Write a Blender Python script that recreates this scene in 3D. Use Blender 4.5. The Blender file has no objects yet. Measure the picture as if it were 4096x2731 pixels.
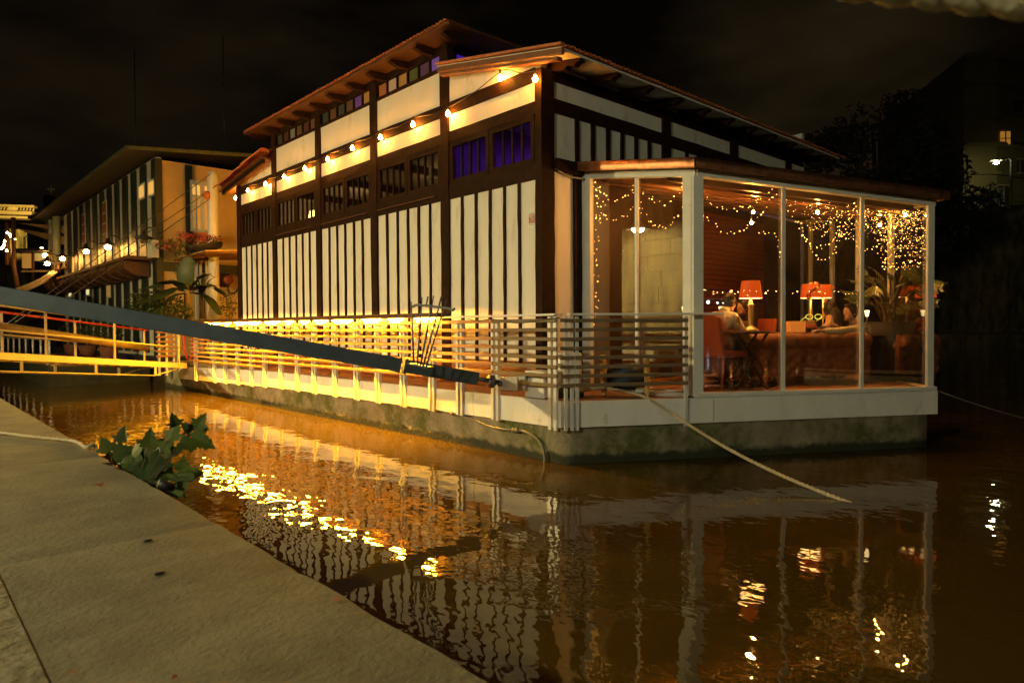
import bpy, bmesh, math, random
from mathutils import Vector, Matrix
random.seed(7)
S = bpy.context.scene
COL = S.collection
PI = math.pi

# ------------------------------------------------------------------ camera
F_PX, IW, IH = 2725.0, 4096, 2731
YAW, PIT, ROL = math.radians(47.40), math.radians(-1.196), math.radians(-0.367)
CAM = Vector((-5.791, -5.409, 1.6))
_fw = Vector((math.cos(YAW) * math.cos(PIT), math.sin(YAW) * math.cos(PIT), math.sin(PIT)))
_r = Vector((math.sin(YAW), -math.cos(YAW), 0))
_u = _r.cross(_fw)
RT = _r * math.cos(ROL) + _u * math.sin(ROL)
UP = -_r * math.sin(ROL) + _u * math.cos(ROL)
cd = bpy.data.cameras.new('camera')
cd.sensor_width = 36.0
cd.sensor_fit = 'HORIZONTAL'
cd.lens = F_PX / IW * 36.0
cd.clip_start, cd.clip_end = 0.05, 900
cd.dof.use_dof = True
cd.dof.focus_distance = 10.5
cd.dof.aperture_fstop = 5.0
cam = bpy.data.objects.new('camera', cd)
COL.objects.link(cam)
cam.matrix_world = Matrix(((RT.x, UP.x, -_fw.x, CAM.x), (RT.y, UP.y, -_fw.y, CAM.y), (RT.z, UP.z, -_fw.z, CAM.z), (0, 0, 0, 1)))
S.camera = cam

def ray(px, py):
    return RT * ((px - IW / 2) / F_PX) + UP * (-(py - IH / 2) / F_PX) + _fw

# ------------------------------------------------------------------ night sky
W = bpy.data.worlds.new('World')
S.world = W
W.use_nodes = True
nt = W.node_tree
for n in list(nt.nodes):
    nt.nodes.remove(n)
_o = nt.nodes.new('ShaderNodeOutputWorld')
_b = nt.nodes.new('ShaderNodeBackground')
_tc = nt.nodes.new('ShaderNodeTexCoord')
_mp = nt.nodes.new('ShaderNodeMapping')
_mp.inputs['Scale'].default_value = (1.0, 1.0, 2.6)
_n = nt.nodes.new('ShaderNodeTexNoise')
_n.inputs['Scale'].default_value = 2.3
_n.inputs['Detail'].default_value = 5
_n.inputs['Roughness'].default_value = 0.55
_cr = nt.nodes.new('ShaderNodeValToRGB')
_cr.color_ramp.elements[0].position = 0.42
_cr.color_ramp.elements[0].color = (0.0016, 0.0010, 0.0005, 1)
_cr.color_ramp.elements[1].position = 0.78
_cr.color_ramp.elements[1].color = (0.014, 0.009, 0.004, 1)
nt.links.new(_tc.outputs['Generated'], _mp.inputs['Vector'])
nt.links.new(_mp.outputs[0], _n.inputs['Vector'])
nt.links.new(_n.outputs['Fac'], _cr.inputs['Fac'])
_d0 = ray(3250, 430).normalized()
_nm = nt.nodes.new('ShaderNodeVectorMath'); _nm.operation = 'NORMALIZE'
nt.links.new(_tc.outputs['Generated'], _nm.inputs[0])
_dt = nt.nodes.new('ShaderNodeVectorMath'); _dt.operation = 'DOT_PRODUCT'; _dt.inputs[1].default_value = tuple(_d0)
nt.links.new(_nm.outputs[0], _dt.inputs[0])
_mr = nt.nodes.new('ShaderNodeMapRange'); _mr.interpolation_type = 'SMOOTHSTEP'
_mr.inputs['From Min'].default_value = 0.975; _mr.inputs['From Max'].default_value = 1.0
nt.links.new(_dt.outputs['Value'], _mr.inputs['Value'])
_n2 = nt.nodes.new('ShaderNodeTexNoise'); _n2.inputs['Scale'].default_value = 9; _n2.inputs['Detail'].default_value = 5
nt.links.new(_mp.outputs[0], _n2.inputs['Vector'])
_mu = nt.nodes.new('ShaderNodeMath'); _mu.operation = 'MULTIPLY'
nt.links.new(_mr.outputs[0], _mu.inputs[0]); nt.links.new(_n2.outputs['Fac'], _mu.inputs[1])
_mx = nt.nodes.new('ShaderNodeMix'); _mx.data_type = 'RGBA'; _mx.blend_type = 'ADD'
nt.links.new(_mu.outputs[0], _mx.inputs[0]); nt.links.new(_cr.outputs[0], _mx.inputs[6]); _mx.inputs[7].default_value = (0.011, 0.0075, 0.0028, 1)
nt.links.new(_mx.outputs[2], _b.inputs['Color'])
_b.inputs['Strength'].default_value = 1.0
nt.links.new(_b.outputs[0], _o.inputs[0])

sd = bpy.data.lights.new('moon', 'SUN')
sd.energy = 0.006
sd.angle = math.radians(8)
sd.color = (1.0, 0.95, 0.85)
so = bpy.data.objects.new('moon', sd)
COL.objects.link(so)
so.rotation_euler = Vector((0.62, 0.5, -0.6)).to_track_quat('-Z', 'Y').to_euler()

S.view_settings.view_transform = 'Standard'
S.view_settings.look = 'None'
S.view_settings.exposure = 0.0
S.view_settings.gamma = 1.0
S.render.engine = 'CYCLES'
cy = S.cycles
cy.use_denoising = True
cy.max_bounces = 8
cy.diffuse_bounces = 3
cy.glossy_bounces = 4
cy.transmission_bounces = 6
cy.transparent_max_bounces = 16
cy.caustics_reflective = False
cy.caustics_refractive = False
cy.sample_clamp_indirect = 6.0
cy.use_light_tree = True

# ------------------------------------------------------------------ helpers
def onX(px, py, x):
    d = ray(px, py); return CAM + d * ((x - CAM.x) / d.x)
def onY(px, py, y):
    d = ray(px, py); return CAM + d * ((y - CAM.y) / d.y)
def onZ(px, py, z):
    d = ray(px, py); return CAM + d * ((z - CAM.z) / d.z)
def dep(px, py, t):
    return CAM + ray(px, py) * t
FU = Vector((0.858, -0.514, 0)).normalized()       # along the bow face of the barge
FN = Vector((0.514, 0.858, 0)).normalized()        # from the bow face inwards
def front(px, py, off):
    d = ray(px, py); return CAM + d * ((off - CAM.dot(FN)) / d.dot(FN))
def FP(s, off, z):
    return FU * s + FN * off + Vector((0, 0, z))

class MB:
    def __init__(self):
        self.v, self.f, self.m, self.sm = [], [], [], []
    def add(self, vs, fs, m=0, smooth=False):
        b = len(self.v)
        self.v += [tuple(x) for x in vs]
        for f in fs:
            self.f.append([b + i for i in f]); self.m.append(m); self.sm.append(smooth)
        return self
    def box(self, lo, hi, m=0):
        x0, y0, z0 = lo; x1, y1, z1 = hi
        return self.add([(x0, y0, z0), (x1, y0, z0), (x1, y1, z0), (x0, y1, z0), (x0, y0, z1), (x1, y0, z1), (x1, y1, z1), (x0, y1, z1)],
                        [(0, 3, 2, 1), (4, 5, 6, 7), (0, 1, 5, 4), (1, 2, 6, 5), (2, 3, 7, 6), (3, 0, 4, 7)], m)
    def bar(self, p, q, w, h, up=(0, 0, 1), m=0, seg=1, jit=0.0):
        """box beam from p to q, w across, h along up; seg/jit give hand-hewn edges"""
        p, q, up = Vector(p), Vector(q), Vector(up)
        d = (q - p).normalized()
        s = d.cross(up)
        if s.length < 1e-4:
            s = d.cross(Vector((1, 0, 0)))
        s.normalize(); t = s.cross(d).normalized()
        vs = []
        for k in range(seg + 1):
            c = p.lerp(q, k / seg)
            for a, b in ((-1, -1), (1, -1), (1, 1), (-1, 1)):
                j = random.uniform(-jit, jit) if jit else 0
                j2 = random.uniform(-jit, jit) * 0.3 if jit else 0
                vs.append(c + s * (a * w / 2 + j) + t * (b * h / 2 + j2))
        fs = [(3, 2, 1, 0), tuple(seg * 4 + i for i in (0, 1, 2, 3))]
        for k in range(seg):
            for i in range(4):
                a = k * 4 + i; b = k * 4 + (i + 1) % 4
                fs.append((a, b, b + 4, a + 4))
        return self.add(vs, fs, m)
    def tube(self, pts, r, n=8, m=0, cap=True):
        pts = [Vector(p) for p in pts]
        rs = r if isinstance(r, (list, tuple)) else [r] * len(pts)
        vs, fs = [], []
        prev = None
        for i, p in enumerate(pts):
            d = (pts[min(i + 1, len(pts) - 1)] - pts[max(i - 1, 0)])
            d = d.normalized() if d.length > 1e-9 else Vector((0, 0, 1))
            if prev is None:
                a = d.orthogonal().normalized()
            else:
                a = prev - d * prev.dot(d)
                a = a.normalized() if a.length > 1e-6 else d.orthogonal().normalized()
            prev = a
            b = d.cross(a)
            for k in range(n):
                t = 2 * PI * k / n
                vs.append(p + (a * math.cos(t) + b * math.sin(t)) * rs[i])
        for i in range(len(pts) - 1):
            for k in range(n):
                fs.append((i * n + k, i * n + (k + 1) % n, (i + 1) * n + (k + 1) % n, (i + 1) * n + k))
        if cap:
            fs.append(tuple(reversed(range(n)))); fs.append(tuple((len(pts) - 1) * n + k for k in range(n)))
        return self.add(vs, fs, m, True)
    def lathe(self, c, prof, n=20, m=0, axis=None):
        c = Vector(c)
        ax = Vector(axis).normalized() if axis is not None else Vector((0, 0, 1))
        a = ax.orthogonal().normalized(); b = ax.cross(a)
        vs, fs = [], []
        for r, z in prof:
            for k in range(n):
                t = 2 * PI * k / n
                vs.append(c + ax * z + (a * math.cos(t) + b * math.sin(t)) * r)
        for i in range(len(prof) - 1):
            for k in range(n):
                fs.append((i * n + k, i * n + (k + 1) % n, (i + 1) * n + (k + 1) % n, (i + 1) * n + k))
        fs.append(tuple(reversed(range(n)))); fs.append(tuple((len(prof) - 1) * n + k for k in range(n)))
        return self.add(vs, fs, m, True)
    def ball(self, c, r, n=10, k=6, m=0, sc=(1, 1, 1), axes=None):
        c = Vector(c)
        ax = axes or (Vector((1, 0, 0)), Vector((0, 1, 0)), Vector((0, 0, 1)))
        vs = []
        for i in range(k + 1):
            th = PI * i / k
            for j in range(n):
                ph = 2 * PI * j / n
                vs.append(c + ax[0] * (r * sc[0] * math.sin(th) * math.cos(ph)) + ax[1] * (r * sc[1] * math.sin(th) * math.sin(ph)) + ax[2] * (r * sc[2] * math.cos(th)))
        fs = []
        for i in range(k):
            for j in range(n):
                fs.append((i * n + j, (i + 1) * n + j, (i + 1) * n + (j + 1) % n, i * n + (j + 1) % n))
        return self.add(vs, fs, m, True)
    def prism(self, poly, vec, m=0):
        """closed polygon (3D points) swept along vec"""
        vec = Vector(vec); n = len(poly)
        vs = [Vector(p) for p in poly] + [Vector(p) + vec for p in poly]
        fs = [tuple(reversed(range(n))), tuple(range(n, 2 * n))]
        for i in range(n):
            j = (i + 1) % n
            fs.append((i, j, n + j, n + i))
        return self.add(vs, fs, m)
    def quad(self, a, b, c, d, m=0):
        return self.add([a, b, c, d], [(0, 1, 2, 3)], m)
    def build(self, name, mat, parent=None, bevel=0.0):
        me = bpy.data.meshes.new(name)
        me.from_pydata([tuple(v) for v in self.v], [], self.f)
        mats = mat if isinstance(mat, (list, tuple)) else [mat]
        for mm in mats:
            me.materials.append(mm)
        me.polygons.foreach_set('material_index', self.m)
        me.polygons.foreach_set('use_smooth', self.sm)
        bm = bmesh.new(); bm.from_mesh(me)
        bmesh.ops.remove_doubles(bm, verts=bm.verts, dist=1e-5)
        bmesh.ops.recalc_face_normals(bm, faces=bm.faces)
        if bevel:
            bmesh.ops.bevel(bm, geom=[e for e in bm.edges], offset=bevel, segments=1, affect='EDGES', clamp_overlap=True)
        bm.to_mesh(me); bm.free()
        me.update()
        return link(name, me, parent)

WL = {}
def link(name, data, parent=None):
    o = bpy.data.objects.new(name, data)
    COL.objects.link(o)
    WL[o.name] = Vector((0, 0, 0))
    if parent is not None:
        o.parent = parent
        o.matrix_parent_inverse = Matrix.Translation(-WL[parent.name])
    return o
def tag(o, label=None, cat=None, group=None, kind=None):
    if label: o['label'] = label
    if cat: o['category'] = cat
    if group: o['group'] = group
    if kind: o['kind'] = kind
    return o
def thing(name, label, cat, loc=(0, 0, 0), group=None, parent=None):
    o = bpy.data.objects.new(name, None)
    COL.objects.link(o)
    o.empty_display_size = 0.2
    o.location = loc
    WL[o.name] = Vector(loc)
    if parent is not None:
        o.parent = parent
        o.matrix_parent_inverse = Matrix.Translation(-WL[parent.name])
    return tag(o, label, cat, group)
def part(name, parent):
    return thing(name, None, None, WL[parent.name], None, parent)
def box(name, lo, hi, mat, parent=None, bevel=0.0):
    return MB().box(lo, hi).build(name, mat, parent, bevel)
def bar(name, p, q, w, h, mat, parent=None, up=(0, 0, 1), seg=1, jit=0.0, bevel=0.0):
    return MB().bar(p, q, w, h, up, 0, seg, jit).build(name, mat, parent, bevel)
def tube(name, pts, r, mat, parent=None, n=8):
    return MB().tube(pts, r, n).build(name, mat, parent)
def spline(pts, k=8):
    pts = [Vector(p) for p in pts]
    out = []
    for i in range(len(pts) - 1):
        p0 = pts[max(i - 1, 0)]; p1 = pts[i]; p2 = pts[i + 1]; p3 = pts[min(i + 2, len(pts) - 1)]
        for j in range(k):
            t = j / k
            out.append(0.5 * ((2 * p1) + (p2 - p0) * t + (2 * p0 - 5 * p1 + 4 * p2 - p3) * t * t + (3 * p1 - p0 - 3 * p2 + p3) * t ** 3))
    out.append(pts[-1])
    return out
def shared(name, me, parent, mw=None):
    o = link(name, me, parent)
    if mw is not None:
        o.matrix_basis = mw
    return o

# ------------------------------------------------------------------ materials
def base_mat(name):
    m = bpy.data.materials.new(name)
    m.use_nodes = True
    b = m.node_tree.nodes['Principled BSDF']
    return m, m.node_tree, b
def rgba(c): return (c[0], c[1], c[2], 1)
def surf(name, c1, c2=None, scale=6.0, rough=0.6, bump=0.0, bscale=None, metal=0.0, stretch=(1, 1, 1), spots=None, spot_scale=3.0, spot_lo=0.55, spot_hi=0.7, detail=6, spec=None, rough2=None, trans=0.0):
    """two-tone noise surface; optional stains of a third colour; fine relief"""
    m, t, b = base_mat(name)
    N, L = t.nodes, t.links
    geo = N.new('ShaderNodeNewGeometry')
    mp = N.new('ShaderNodeMapping'); mp.inputs['Scale'].default_value = stretch
    L.new(geo.outputs['Position'], mp.inputs['Vector'])
    no = N.new('ShaderNodeTexNoise'); no.inputs['Scale'].default_value = scale; no.inputs['Detail'].default_value = detail
    no.inputs['Roughness'].default_value = 0.65
    L.new(mp.outputs[0], no.inputs['Vector'])
    cr = N.new('ShaderNodeValToRGB')
    cr.color_ramp.elements[0].position = 0.3; cr.color_ramp.elements[0].color = rgba(c1)
    cr.color_ramp.elements[1].position = 0.7; cr.color_ramp.elements[1].color = rgba(c2 or c1)
    L.new(no.outputs['Fac'], cr.inputs['Fac'])
    col = cr.outputs[0]
    if spots:
        n2 = N.new('ShaderNodeTexNoise'); n2.inputs['Scale'].default_value = spot_scale; n2.inputs['Detail'].default_value = 8
        n2.inputs['Roughness'].default_value = 0.7
        L.new(mp.outputs[0], n2.inputs['Vector'])
        r2 = N.new('ShaderNodeMapRange'); r2.inputs['From Min'].default_value = spot_lo; r2.inputs['From Max'].default_value = spot_hi
        L.new(n2.outputs['Fac'], r2.inputs['Value'])
        mx = N.new('ShaderNodeMix'); mx.data_type = 'RGBA'
        L.new(r2.outputs[0], mx.inputs[0]); L.new(col, mx.inputs[6]); mx.inputs[7].default_value = rgba(spots)
        col = mx.outputs[2]
    L.new(col, b.inputs['Base Color'])
    b.inputs['Roughness'].default_value = rough
    if rough2 is not None:
        rr = N.new('ShaderNodeMapRange'); rr.inputs['To Min'].default_value = rough; rr.inputs['To Max'].default_value = rough2
        L.new(no.outputs['Fac'], rr.inputs['Value']); L.new(rr.outputs[0], b.inputs['Roughness'])
    b.inputs['Metallic'].default_value = metal
    if spec is not None: b.inputs['Specular IOR Level'].default_value = spec
    if trans: b.inputs['Transmission Weight'].default_value = trans
    if bump:
        n3 = N.new('ShaderNodeTexNoise'); n3.inputs['Scale'].default_value = bscale or scale * 4; n3.inputs['Detail'].default_value = 6
        L.new(mp.outputs[0], n3.inputs['Vector'])
        bp = N.new('ShaderNodeBump'); bp.inputs['Strength'].default_value = 0.7; bp.inputs['Distance'].default_value = bump
        L.new(n3.outputs['Fac'], bp.inputs['Height']); L.new(bp.outputs[0], b.inputs['Normal'])
    return m
def glow(name, c, s, base=(0.8, 0.7, 0.5), sample=True):
    m, t, b = base_mat(name)
    b.inputs['Base Color'].default_value = rgba(base)
    b.inputs['Emission Color'].default_value = rgba(c)
    b.inputs['Emission Strength'].default_value = s
    if not sample:
        m.cycles.emission_sampling = 'NONE'
    return m
def glass_mat(name, tint=(0.95, 0.93, 0.88), f0=0.045, gain=1.0, dust=0.0):
    m = bpy.data.materials.new(name); m.use_nodes = True
    t = m.node_tree; N, L = t.nodes, t.links
    N.remove(N['Principled BSDF'])
    out = N['Material Output']
    lw = N.new('ShaderNodeLayerWeight'); lw.inputs['Blend'].default_value = 0.5
    pw = N.new('ShaderNodeMath'); pw.operation = 'POWER'; pw.inputs[1].default_value = 5.0
    L.new(lw.outputs['Facing'], pw.inputs[0])
    ma = N.new('ShaderNodeMath'); ma.operation = 'MULTIPLY_ADD'; ma.inputs[1].default_value = 1 - f0; ma.inputs[2].default_value = f0 * gain
    L.new(pw.outputs[0], ma.inputs[0])
    tr = N.new('ShaderNodeBsdfTransparent'); tr.inputs[0].default_value = rgba(tint)
    gl = N.new('ShaderNodeBsdfGlossy'); gl.inputs['Roughness'].default_value = 0.0
    mx = N.new('ShaderNodeMixShader')
    L.new(ma.outputs[0], mx.inputs[0]); L.new(tr.outputs[0], mx.inputs[1]); L.new(gl.outputs[0], mx.inputs[2])
    geo = N.new('ShaderNodeNewGeometry'); no = N.new('ShaderNodeTexNoise'); no.inputs['Scale'].default_value = 2.2; no.inputs['Detail'].default_value = 7
    L.new(geo.outputs['Position'], no.inputs['Vector'])
    mr = N.new('ShaderNodeMapRange'); mr.inputs['From Min'].default_value = 0.35; mr.inputs['From Max'].default_value = 0.75; mr.inputs['To Min'].default_value = dust * 0.4; mr.inputs['To Max'].default_value = dust * 1.6
    L.new(no.outputs['Fac'], mr.inputs['Value'])
    tl = N.new('ShaderNodeBsdfTranslucent'); tl.inputs[0].default_value = (0.8, 0.75, 0.65, 1)
    m2 = N.new('ShaderNodeMixShader'); L.new(mr.outputs[0], m2.inputs[0]); L.new(mx.outputs[0], m2.inputs[1]); L.new(tl.outputs[0], m2.inputs[2])
    L.new((m2 if dust else mx).outputs[0], out.inputs[0])
    return m

M = {}
M['plaster'] = surf('plaster', (0.70, 0.66, 0.58), (0.78, 0.75, 0.68), 2.5, 0.8, 0.003, 40, stretch=(1, 1, 0.35), spots=(0.36, 0.29, 0.19), spot_scale=4, spot_lo=0.56, spot_hi=0.82)
M['timber'] = surf('dark_timber', (0.015, 0.0065, 0.0026), (0.033, 0.0135, 0.0052), 9, 0.7, 0.004, 30, stretch=(1, 1, 1), spec=0.08)
M['timber2'] = surf('brown_timber', (0.075, 0.032, 0.013), (0.12, 0.052, 0.022), 10, 0.6, 0.003, 40, spec=0.25)
M['verge'] = surf('oiled_verge_wood', (0.14, 0.05, 0.018), (0.24, 0.09, 0.035), 12, 0.45, 0.003, 40)
M['slat'] = surf('slat_wood', (0.26, 0.115, 0.035), (0.40, 0.19, 0.065), 7, 0.55, 0.002, 60, stretch=(1, 0.4, 6))
M['slat2'] = surf('weathered_unlit_slat', (0.12, 0.085, 0.045), (0.19, 0.13, 0.07), 8, 0.65, 0.002, 60, stretch=(1, 1, 6))  # weathered wood, darkened for the near slats the rope light leaves unlit
M['white'] = surf('white_paint', (0.66, 0.65, 0.60), (0.76, 0.75, 0.71), 4, 0.5, 0.001, 60, spots=(0.33, 0.27, 0.18), spot_scale=6, spot_lo=0.62, spot_hi=0.8)
M['fascia'] = surf('weathered_white_paint', (0.68, 0.66, 0.60), (0.82, 0.80, 0.75), 3, 0.6, 0.003, 30, stretch=(1, 1, 0.6), spots=(0.22, 0.18, 0.11), spot_scale=4.5, spot_lo=0.60, spot_hi=0.82)
M['frame'] = surf('old_frame_paint', (0.60, 0.60, 0.55), (0.70, 0.69, 0.64), 5, 0.5, 0.001, 60, spots=(0.25, 0.22, 0.15), spot_scale=9, spot_lo=0.60, spot_hi=0.8)
M['aluminium'] = surf('post_metal', (0.62, 0.60, 0.56), (0.74, 0.72, 0.68), 5, 0.35, spots=(0.35, 0.3, 0.2), spot_scale=7, spot_lo=0.64, spot_hi=0.8, metal=0.15)
M['deck'] = surf('deck_boards', (0.22, 0.095, 0.04), (0.33, 0.15, 0.065), 5, 0.5, 0.003, 25, spots=(0.12, 0.06, 0.03), spot_scale=3)
M['base_red'] = surf('red_base_paint', (0.16, 0.06, 0.03), (0.22, 0.085, 0.04), 4, 0.6)
M['steel'] = surf('slate_blue_paint', (0.036, 0.056, 0.074), (0.075, 0.105, 0.13), 3.5, 0.42, 0.002, 110, spots=(0.035, 0.028, 0.02), spot_scale=5, spot_lo=0.60, spot_hi=0.74)
M['dark_steel'] = surf('dark_steel', (0.03, 0.032, 0.036), (0.06, 0.062, 0.066), 12, 0.45, metal=0.4)
M['grey_steel'] = surf('grey_steel', (0.30, 0.30, 0.29), (0.42, 0.42, 0.40), 8, 0.45, metal=0.3, spots=(0.15, 0.09, 0.05), spot_scale=10)
M['gang'] = surf('gangway_paint', (0.30, 0.255, 0.18), (0.37, 0.32, 0.235), 5, 0.45, spots=(0.35, 0.24, 0.14), spot_scale=8, spot_lo=0.66, spot_hi=0.8)
M['copper'] = surf('copper_flashing', (0.42, 0.19, 0.10), (0.60, 0.30, 0.16), 14, 0.30, 0.006, 16, metal=1.0, rough2=0.55, spots=(0.10, 0.05, 0.03), spot_scale=6, spot_lo=0.5, spot_hi=0.75)
M['tile'] = surf('terracotta', (0.42, 0.12, 0.04), (0.56, 0.19, 0.07), 7, 0.75, 0.006, 40, spots=(0.12, 0.07, 0.04), spot_scale=6, spot_lo=0.62)
M['rope'] = surf('rope_fibre', (0.30, 0.25, 0.16), (0.44, 0.38, 0.26), 60, 0.85, 0.006, 120)
M['hose'] = surf('grey_hose', (0.10, 0.095, 0.08), (0.16, 0.15, 0.125), 12, 0.5)
M['black'] = surf('black_rubber', (0.012, 0.012, 0.013), (0.022, 0.022, 0.022), 10, 0.5)
M['red_hose'] = surf('red_rubber', (0.40, 0.03, 0.02), (0.50, 0.05, 0.03), 10, 0.4)
M['glass'] = glass_mat('clear_glass', f0=0.13, dust=0.006)
M['dim_glass'] = glass_mat('dusty_glass', tint=(0.78, 0.75, 0.70), f0=0.05)
M['dark_wood'] = surf('polished_dark_wood', (0.05, 0.02, 0.01), (0.09, 0.035, 0.016), 8, 0.35)
M['ceil'] = surf('ceiling_boards', (0.42, 0.23, 0.08), (0.55, 0.32, 0.12), 5, 0.35, 0.002, 30)
M['brown_wall'] = surf('mahogany_panelling', (0.014, 0.005, 0.003), (0.024, 0.008, 0.004), 5, 0.5, spec=0.1)
M['stone'] = surf('coping_travertine', (0.070, 0.067, 0.040), (0.152, 0.145, 0.09), 2.6, 0.8, 0.012, 45, spots=(0.05, 0.049, 0.03), spot_scale=1.9, spot_lo=0.45, spot_hi=0.75, detail=14)
M['cobble'] = surf('mossy_cobbles', (0.07, 0.065, 0.035), (0.20, 0.18, 0.11), 22, 0.9, 0.03, 24, spots=(0.06, 0.07, 0.02), spot_scale=5)
M['wall_stone'] = surf('embankment_stone', (0.05, 0.044, 0.016), (0.34, 0.30, 0.14), 2.4, 0.85, 0.03, 9, stretch=(1, 1, 0.28), spots=(0.04, 0.035, 0.02), spot_scale=1.6, spot_lo=0.46, spot_hi=0.66, detail=10)
M['ebony'] = surf('far_boat_green', (0.006, 0.013, 0.009), (0.011, 0.020, 0.014), 8, 0.55)
M['cream'] = surf('cream_render', (0.44, 0.29, 0.10), (0.52, 0.35, 0.13), 4, 0.75, spots=(0.36, 0.29, 0.18), spot_scale=2.5, spot_lo=0.6)
M['far_white'] = surf('far_white_boards', (0.46, 0.44, 0.37), (0.54, 0.52, 0.45), 5, 0.7)
M['roof_dark'] = surf('dark_roof', (0.010, 0.008, 0.007), (0.018, 0.014, 0.012), 6, 0.7)
M['moss'] = surf('mossy_eave', (0.05, 0.06, 0.02), (0.10, 0.10, 0.045), 6, 0.8)
M['leaf'] = surf('plane_leaf', (0.048, 0.070, 0.008), (0.075, 0.10, 0.015), 14, 0.6, spec=0.2)
M['leaf2'] = surf('dark_plane_leaf', (0.024, 0.042, 0.006), (0.04, 0.06, 0.010), 14, 0.6, spec=0.2)
M['leaf_brown'] = surf('dry_leaf', (0.16, 0.055, 0.018), (0.26, 0.10, 0.035), 18, 0.7)
M['banana'] = surf('banana_leaf', (0.018, 0.03, 0.006), (0.035, 0.055, 0.012), 6, 0.45, spec=0.3)
M['stem'] = surf('green_brown_stem', (0.12, 0.085, 0.04), (0.20, 0.14, 0.06), 9, 0.7)
M['shrub'] = surf('shrub_leaf', (0.03, 0.04, 0.012), (0.06, 0.075, 0.02), 10, 0.6)
M['tree'] = surf('tree_leaf', (0.04, 0.05, 0.018), (0.07, 0.085, 0.03), 3, 0.8)
M['bark'] = surf('bark', (0.05, 0.04, 0.03), (0.09, 0.07, 0.05), 4, 0.9)
M['skin'] = surf('skin', (0.50, 0.27, 0.18), (0.56, 0.31, 0.21), 8, 0.5)
M['shirt'] = surf('cream_shirt', (0.66, 0.56, 0.36), (0.74, 0.64, 0.43), 10, 0.8, 0.01, 9)
M['dark_cloth'] = surf('dark_cloth', (0.02, 0.018, 0.018), (0.04, 0.034, 0.03), 10, 0.8)
M['hair'] = surf('dark_hair', (0.012, 0.008, 0.005), (0.028, 0.017, 0.010), 30, 0.45)
M['sofa'] = surf('tan_leather', (0.17, 0.06, 0.025), (0.24, 0.09, 0.035), 7, 0.45, 0.004, 20)
M['red_leather'] = surf('red_leather', (0.36, 0.06, 0.025), (0.44, 0.085, 0.035), 7, 0.4)
M['brass'] = surf('aged_brass', (0.55, 0.34, 0.14), (0.66, 0.44, 0.2), 9, 0.35, metal=0.7)
M['red'] = surf('red_cloth', (0.5, 0.03, 0.02), (0.6, 0.06, 0.03), 9, 0.7)
M['green_cable'] = surf('dark_cable', (0.02, 0.02, 0.015), (0.03, 0.03, 0.02), 9, 0.6)
M['monstera'] = surf('monstera_leaf', (0.06, 0.085, 0.025), (0.10, 0.13, 0.04), 8, 0.35)
M['boat_white'] = surf('dinghy_gelcoat', (0.62, 0.60, 0.52), (0.70, 0.68, 0.60), 3, 0.35)
M['navy'] = surf('navy_canvas', (0.02, 0.03, 0.06), (0.035, 0.045, 0.08), 10, 0.8)
M['building'] = surf('building_render', (0.15, 0.135, 0.06), (0.20, 0.18, 0.09), 0.8, 0.85)
M['bulb'] = glow('warm_bulb', (1.0, 0.34, 0.035), 400)
M['ceil_bulb'] = glow('ceiling_bulb_glow', (1.0, 0.43, 0.08), 3000)
M['led'] = glow('amber_led', (1.0, 0.40, 0.02), 640)
M['water_strip'] = glow('added_water_strip', (1.0, 0.44, 0.015), 5600)  # glow of an extra strip added to light the water by the hull
M['fairy'] = glow('fairy_bulb', (1.0, 0.50, 0.10), 9)
M['purple'] = glow('purple_led', (0.16, 0.03, 1.0), 30)
M['shade_orange'] = glow('lit_orange_shade', (1.0, 0.105, 0.004), 0.75, (0.22, 0.025, 0.006))
M['shade_inner'] = glow('lit_shade_lining', (1.0, 0.62, 0.22), 9)
M['shade_red'] = glow('lit_red_shade', (1.0, 0.09, 0.01), 0.5, (0.3, 0.04, 0.02))
M['warm_lamp'] = glow('warm_lamp', (1.0, 0.5, 0.13), 60)
M['wharf'] = glow('wharf_lamp_glow', (1.0, 0.46, 0.09), 330)
M['street'] = glow('street_lamp_glow', (1.0, 0.94, 0.60), 1200)
M['street_bright'] = glow('street_lamp_bright', (1.0, 0.76, 0.32), 5400)
M['street_dim'] = glow('street_lamp_dim', (1.0, 0.93, 0.62), 500)
M['street_far'] = glow('far_street_lamp', (1.0, 0.90, 0.45), 60)
M['win_warm'] = glow('lit_window', (1.0, 0.50, 0.10), 0.75, (0.4, 0.3, 0.2))
M['win_pale'] = glow('pale_lit_window', (1.0, 0.86, 0.42), 0.75, (0.4, 0.3, 0.2))
M['win_amber'] = glow('amber_lit_window', (1.0, 0.42, 0.06), 0.28, (0.4, 0.3, 0.2))

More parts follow.
